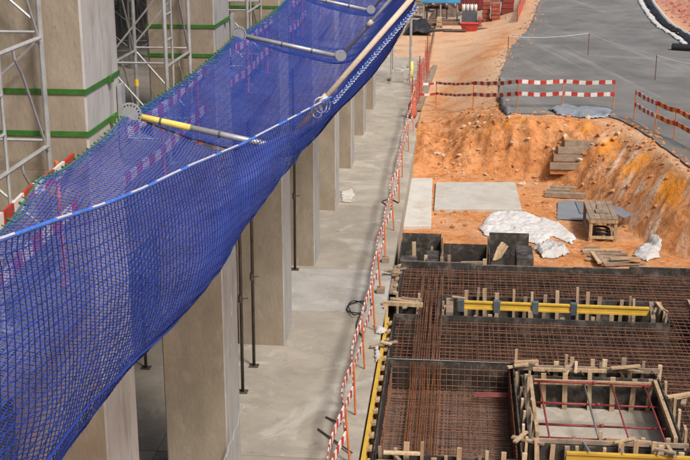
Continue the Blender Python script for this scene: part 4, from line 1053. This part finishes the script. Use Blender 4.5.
for i in range(len(pts)-1):
    for h in (1.0, .55):
        a, b = pts[i]+Vector((0, -.04, h)), pts[i+1]+Vector((0, -.04, h))
        put(striped(MB(), a, b, .02, .16, .22, random.uniform(0, .2)), 'rail', ['red', 'white' if i < 1 else 'rail_orange'], t)
# string line on stakes across the road
t = thing('string_line', 'white string line on thin stakes across the asphalt', 'string line', tuple(pz(588, 55, ZR)))
tp = []
for x, y, h in ((508, 52, .8), (588, 55, 1.1), (655, 80, 1.1), (720, 92, 1.1)):
    p = pz(x, y, ZR+.06); put(MB().tube([p, p+Vector((0, 0, h))], .02, 6), 'stake', 'rust_steel', t); tp.append(p+Vector((0, 0, h-.03)))
b = MB()
for a, c_ in zip(tp[:-1], tp[1:]): b.tube([a.lerp(c_, i/10)-Vector((0, 0, .12*math.sin(math.pi*i/10))) for i in range(11)], .016, 5)
put(b, 'string', 'rope_white', t)
# membrane lying at the road end
zroad = lambda x, y: ZR+.06
def zmem(x, y): return max(terrain(x, y)[0], ZR+.062 if inside([(p.x, p.y) for p in ring], x, y) else -9)
crumple('plastic_membrane', poly([(548, 112), (562, 108), (580, 110), (600, 110), (613, 113), (611, 118), (590, 119), (572, 117), (556, 116)], ZR), zmem, 'sheet_grey', 'crumpled blue-grey plastic sheet at the road end', 'membrane', .10, .06, 6, f=1.6)
crumple('plastic_membrane', poly([(498, 98), (504, 97), (508, 110), (514, 115), (506, 116), (499, 108)], ZR), zmem, 'membrane', 'dark membrane hanging off the corner of the asphalt', 'membrane', .16, .08, 16)
# road edge drain, right
E_ = [pz(x, y, ZR+.05) for x, y in ((712, 66), (690, 47), (675, 35), (660, 26), (650, 14), (643, 3), (640, -6))]
t = thing('road_kerb', 'low concrete kerb along the far right road edge', 'kerb', tuple(E_[1]))
e2 = smooth_pts(E_, 40)
DE = e2
put(MB().tube([p+Vector((.7, 0, .05)) for p in e2], .12, 7), 'kerb', 'pad_concrete', t)
a, b_ = pz(672, 47, ZR+.2), pz(705, 49, ZR+.2)
solo(MB().tube([a, b_], .2, 12), 'drain_pipe', 'cable_black', tuple(a), 'short black pipe lying by the road at the right edge', 'pipe')

def strip(o0, o1, sd_): return [(p.x+o0+.12*fbm(p.y*.7, sd_), p.y) for p in DE]+[(p.x+o1+.12*fbm(p.y*.9, sd_+3), p.y) for p in reversed(DE)]
crumple('drain_liner', strip(-.35, .12, 1), lambda x, y: ZR+.062, 'tarp_white', 'ragged white liner along the far right road edge', 'liner', .05, .1, 31, f=1.1)
crumple('drain_membrane', strip(.10, .62, 4), lambda x, y: ZR+.07, 'cable_black', 'black membrane in the drain along the far right road edge', 'membrane', .14, .1, 35, f=1.1)

# ================================================================== beyond the slab end
scaffold(-3.25, -2.35, 57.2, 58.8, 0, 6.3, 'distant scaffold tower at the slab end', 'scaffold by the slab end', 1.3, False)
p = pz(410.5, 79); t = thing('post_guard', 'short yellow post by the distant scaffold', 'bollard', p)
put(MB().tube([p, p+Vector((0, 0, .85))], .13, 12), 'tube', 'tube_yellow', t, smooth=True); put(MB().tube([p+Vector((0, 0, .85)), p+Vector((0, 0, .9))], [.13, .06], 12), 'cap', 'tube_beige', t)
put(MB().tube([p+Vector((0, 0, .001)), p+Vector((0, 0, .05))], .19, 12), 'foot', 'tube_beige', t)
for i, (x, y, lab) in enumerate(((399, 81, 'left concrete block by the distant scaffold'), (404, 79, 'right concrete block by the distant scaffold'))):
    p = pz(x, y); solo(MB().box(p.x-.35, p.x+.25, p.y-.3, p.y+.3, .003, .55).box(p.x-.2, p.x+.1, p.y-.2, p.y+.2, .55, .62), 'concrete_block', 'pad_concrete', tuple(p), lab, 'block', bevel=.03)
# orange plastic mesh fence
t = thing('mesh_fence', 'ragged orange plastic mesh fence where the slab ends', 'fence', (-1.8, 51, 0)); b = MB()
P = [Vector((-1.95, 50.6, 0)), Vector((-1.75, 53.5, 0)), Vector((-1.85, 56.5, 0)), Vector((-1.6, 60, 0)), Vector((-1.7, 64, 0))]
for p in P: put(MB().tube([p-Vector((0, 0, .02)), p+Vector((0, 0, 1.5))], .025, 6), 'post', 'rust_steel', t)
for a, c_ in zip(P[:-1], P[1:]):
    n_ = 26
    def q_(i, h): p_ = a.lerp(c_, i/n_); return p_+Vector((.12*math.sin(i*.8+h*3), 0, .08+h*(.98+.2*math.sin(i*.33))))
    for i in range(n_+1): b.tube([q_(i, h/4) for h in range(5)], .006, 4)
    for h in range(0, 9): b.tube([q_(i, h/8) for i in range(n_+1)], .006, 4)
put(b, 'mesh', 'mesh_orange', t, kind='stuff')
p = pz(412, 118)
t = thing('warning_bag', 'red plastic bag tied at the fence end', 'bag', p)
put(MB().tube([p+Vector((0, 0, .01)), p+Vector((.03, 0, .2)), p+Vector((0, 0, .55)), p+Vector((.02, 0, .8)), p+Vector((.02, 0, .9))], [.14, .2, .17, .06, .09], 9), 'bag', 'mesh_orange', t, smooth=True)
p0, p1 = pz(416, 112), pz(433, 68)
solo(MB().bar(p0+Vector((.1, 0, .12)), p1+Vector((.1, 0, .12)), .25, .1), 'timber_beam', 'timber_grey', tuple(p0), 'long grey timber lying along the slab end', 'timber')

# storage yard in the far distance
def Y_at(x, y): return pz(x, y, .05)
def crate(name, x0, x1, yb, h, d, m, label, cat, tiers=1, group=None):
    a, b = Y_at(x0, yb), Y_at(x1, yb); yy_ = (a.y+b.y)/2; t = thing(name, label, cat, (lerp(a.x, b.x, .5), yy_, .05), group)
    for i in range(tiers):
        z0, z1 = .05+.12+h*i/tiers+.01, .05+.12+h*(i+1)/tiers-.02
        put(MB().box(a.x+random.uniform(0, .06), b.x-random.uniform(0, .06), yy_, yy_+d, z0, z1), 'tier', m, t, bevel=.02)
    for j in range(3): x = lerp(a.x, b.x, .1+.4*j); put(MB().box(x-.06, x+.06, yy_+.02, yy_+d-.02, .02, .17), 'runner', 'timber_grey', t)
    return t
crate('brick_pallet', 482, 490, 24, 1.35, 1.1, 'brick_red', 'left pallet of red bricks at the far yard', 'pallet', 5, 'brick pallets')
crate('brick_pallet', 491, 500, 25, 1.3, 1.1, 'brick_red', 'middle pallet of red bricks at the far yard', 'pallet', 5, 'brick pallets')
crate('brick_pallet', 501, 514, 22, 1.5, 1.2, 'container_red', 'right dark red stack at the far yard, beside the road', 'pallet', 4, 'brick pallets')
crate('brick_pallet', 484, 500, 11, 1.2, 1.2, 'timber_grey', 'grey pallet stack behind the brick pallets', 'pallet', 4, 'brick pallets')
crate('drum_pallet', 461, 477, 26, .8, 1.1, 'clamp_grey', 'pallet of pale canisters at the far yard', 'pallet', 1)
a, b_ = Y_at(461, 26), Y_at(477, 26)
n = 0
for i in range(4):
    for j in range(2):
        x, y_ = lerp(a.x, b_.x, (i+.5)/4), a.y+.3+j*.5
        t = thing('canister', 'pale canister on the far pallet, %s row, %s from the left' % (('front', 'back')[j], ordn(i)), 'canister', (x, y_, .96), 'canisters')
        put(MB().tube([(x, y_, .965), (x, y_, 1.35), (x, y_, 1.42)], [.12, .12, .06], 10), 'body', 'white', t, smooth=True); put(MB().tube([(x, y_, 1.42), (x, y_, 1.47)], .04, 8), 'cap', 'cable_black', t); n += 1
p = Y_at(470, 31)
t = thing('red_skip', 'low red skip in front of the canister pallet', 'skip', p)
m_ = MB(); V = [(p.x-.5, p.y-.3, .06), (p.x+.4, p.y-.3, .06), (p.x+.4, p.y+.4, .06), (p.x-.5, p.y+.4, .06), (p.x-.6, p.y-.4, .55), (p.x+.55, p.y-.4, .55), (p.x+.55, p.y+.5, .55), (p.x-.6, p.y+.5, .55), (p.x-.55, p.y-.35, .5), (p.x+.5, p.y-.35, .5), (p.x+.5, p.y+.45, .5), (p.x-.55, p.y+.45, .5)]
m_.add(V, [(0, 3, 2, 1), (0, 1, 5, 4), (1, 2, 6, 5), (2, 3, 7, 6), (3, 0, 4, 7), (4, 5, 9, 8), (5, 6, 10, 9), (6, 7, 11, 10), (7, 4, 8, 11), (8, 9, 10, 11)])
put(m_, 'tub', 'red', t); put(MB().tube([(p.x-.62, p.y-.42, .56), (p.x+.57, p.y-.42, .56)], .03, 6), 'rim', 'red', t)
# dark container and blue canopy
a, b_ = Y_at(456, 13), Y_at(483, 13)
t = thing('site_container', 'dark red site container at the far yard', 'container', (lerp(a.x, b_.x, .5), a.y+1, .05))
put(MB().box(a.x, b_.x, a.y+1, a.y+3.4, .15, 2.7), 'body', 'container_red', t, bevel=.03)
for i in range(24): x = lerp(a.x, b_.x, (i+.5)/24); put(MB().box(x-.05, x+.05, a.y+.96, a.y+.999, .25, 2.6), 'rib', 'container_red', t)
for x in (a.x+.1, b_.x-.1): put(MB().box(x-.1, x+.1, a.y+1, a.y+3.3, .02, .149), 'foot', 'rust_steel', t)
a, b_ = Y_at(424, 21), Y_at(457, 21)
t = thing('canopy', 'blue canopy on posts over the far work bench', 'canopy', (lerp(a.x, b_.x, .5), a.y, .05))
V = [(a.x-.2, a.y-1.3, 1.45), (b_.x+.2, a.y-1.3, 1.45), (b_.x+.2, a.y+.7, 1.85), (a.x-.2, a.y+.7, 1.85)]
put(MB().add(V+[(x, y_, z-.06) for x, y_, z in V], [(0, 1, 2, 3), (7, 6, 5, 4), (0, 4, 5, 1), (1, 5, 6, 2), (2, 6, 7, 3), (3, 7, 4, 0)]), 'roof', 'container_blue', t)
for x in (a.x, lerp(a.x, b_.x, .5), b_.x):
    put(MB().tube([(x, a.y-1.2, .03), (x, a.y-1.2, 1.40)], .05, 8), 'post', 'galv', t); put(MB().tube([(x, a.y+.6, .03), (x, a.y+.6, 1.76)], .05, 8), 'post', 'galv', t)
p, q = Y_at(424, 25), Y_at(458, 25)
t = thing('steel_stack', 'rusty stack of steel and timber under the blue canopy', 'steel stack', (lerp(p.x, q.x, .5), p.y, .05))
for i in range(6): put(MB().bar((p.x+random.uniform(-.2, .3), p.y+.12*i, .12+.1*(i % 3)), (q.x+random.uniform(-.4, .2), p.y+.13*i, .12+.1*(i % 3)), .14, .12), 'bar', ('rust_steel', 'timber_grey')[i % 2], t)
for i in range(5): x = lerp(p.x, q.x, .1+.2*i); put(MB().box(x-.06, x+.06, p.y-.1, p.y+.9, .02, .06+.005), 'bearer', 'timber_grey', t)
p, q = Y_at(425, 20), Y_at(448, 20)
t = thing('work_bench', 'brown bench heaped with offcuts under the blue canopy', 'bench', (lerp(p.x, q.x, .5), p.y, .05))
put(MB().box(p.x, q.x, p.y, p.y+.9, .8, .88), 'top', 'rust_steel', t)
for x in (p.x+.1, lerp(p.x, q.x, .5), q.x-.1):
    for y_ in (p.y+.1, p.y+.8): put(MB().box(x-.05, x+.05, y_-.05, y_+.05, .02, .8), 'leg', 'timber_grey', t)
for i in range(7): x = lerp(p.x, q.x, .08+.13*i); put(MB().bar((x, p.y+.1, .93), (x+.2, p.y+.8, .93+.05*(i % 2)), .12, .1), 'offcut', ('timber_grey', 'rust_steel')[i % 2], t)
for i, (px0, px1, pyy, lab) in enumerate(((430, 452, 31.5, 'left long steel tube lying at the front of the far yard'), (444, 466, 32, 'middle long steel tube lying at the front of the far yard'), (474, 510, 30.5, 'long dark kerb tube lying before the brick pallets'))):
    p, q = Y_at(px0, pyy), Y_at(px1, pyy); solo(MB().tube([p+Vector((0, 0, .09)), q+Vector((0, 0, .09))], .09, 8), 'steel_tube', 'pipe_dark', tuple(p), lab, 'tube')
def heap(name, pxs, py0, d, h, m, label, cat, seed):
    a, b = Y_at(pxs[0], py0), Y_at(pxs[1], py0); m_ = MB(); nx, ny = 24, 14
    for j in range(ny):
        for i in range(nx):
            u, v = i/(nx-1)*2-1, j/(ny-1)*2-1; e_ = max(0, 1-u*u*.95-v*v*.95); x, y_ = lerp(a.x, b.x, i/(nx-1)), a.y+d*j/(ny-1)
            m_.v.append((x, y_, .0+h*e_**.7*(.8+.5*fbm(x*1.5, y_*1.5, seed))-.03))
    m_.f = [(j*nx+i, j*nx+i+1, (j+1)*nx+i+1, (j+1)*nx+i) for j in range(ny-1) for i in range(nx-1)]; m_.mi = [0]*len(m_.f)
    solo(m_, name, m, (lerp(a.x, b.x, .5), a.y+d/2, 0), label, cat, smooth=True)
heap('black_heap', (404, 432), 31, 2.6, .75, 'cable_black', 'heap under black plastic at the left of the far yard', 'heap', 3)
heap('rubble_heap', (430, 462), 17, 3, .8, 'rubble_dark', 'brown rubble heap behind the far work bench', 'heap', 7)
heap('rubble_heap', (505, 528), 12, 3, .7, 'rubble_dark', 'rubble heap beside the road at the far yard', 'heap', 9)
for x0_, x1_, yb_, h_, m_, nt_, lab in ((415, 424, 14, 1.0, 'timber_grey', 4, 'grey timber stack at the far left of the yard'), (417, 432, 7, 1.3, 'rust_steel', 3, 'rusty steel stack behind the blue canopy'), (434, 446, 9, 1.1, 'brick_red', 5, 'red brick stack behind the blue canopy'), (447, 455, 12, .9, 'rubble_dark', 3, 'dark crate left of the red container'), (502, 512, 9, 1.1, 'timber_grey', 4, 'grey stack behind the dark red stack'), (515, 522, 7, 1.1, 'brick_red', 4, 'red stack near the far orange screen'), (478, 482, 28, .5, 'brick_red', 2, 'small red stack right of the skip'), (505, 513, 27, .45, 'timber', 2, 'low timber stack before the dark red stack'), (436, 442, 28, .5, 'timber', 2, 'low timber stack before the far bench')):
    crate('material_stack', x0_, x1_, yb_, h_, 1.2, m_, lab, 'stack', nt_, 'stacks in the far yard')
# two poles and an orange mesh screen by the road's far edge
t = thing('mesh_fence', 'orange mesh screen at the road edge in the far yard', 'fence', tuple(Y_at(519, 24))); b = MB()
p, q = pz(517, 24, .6), pz(526, 2, .8)
for s in range(5): r_ = p.lerp(q, s/4); put(MB().tube([r_-Vector((0, 0, .4)), r_+Vector((0, 0, 1.1))], .03, 6), 'post', 'rust_steel', t)
for h in range(8): b.tube([p+Vector((0, 0, .12*h+.1)), q+Vector((0, 0, .12*h+.1))], .02, 4)
for s in range(60): r_ = p.lerp(q, s/59); b.tube([r_+Vector((0, 0, .1)), r_+Vector((0, 0, .95))], .02, 4)
put(b, 'mesh', 'mesh_orange', t, kind='stuff')
print('TRIS', sum(len(o.data.polygons)*2 for o in bpy.data.objects if o.type == 'MESH'), 'OBJ', len(bpy.data.objects))
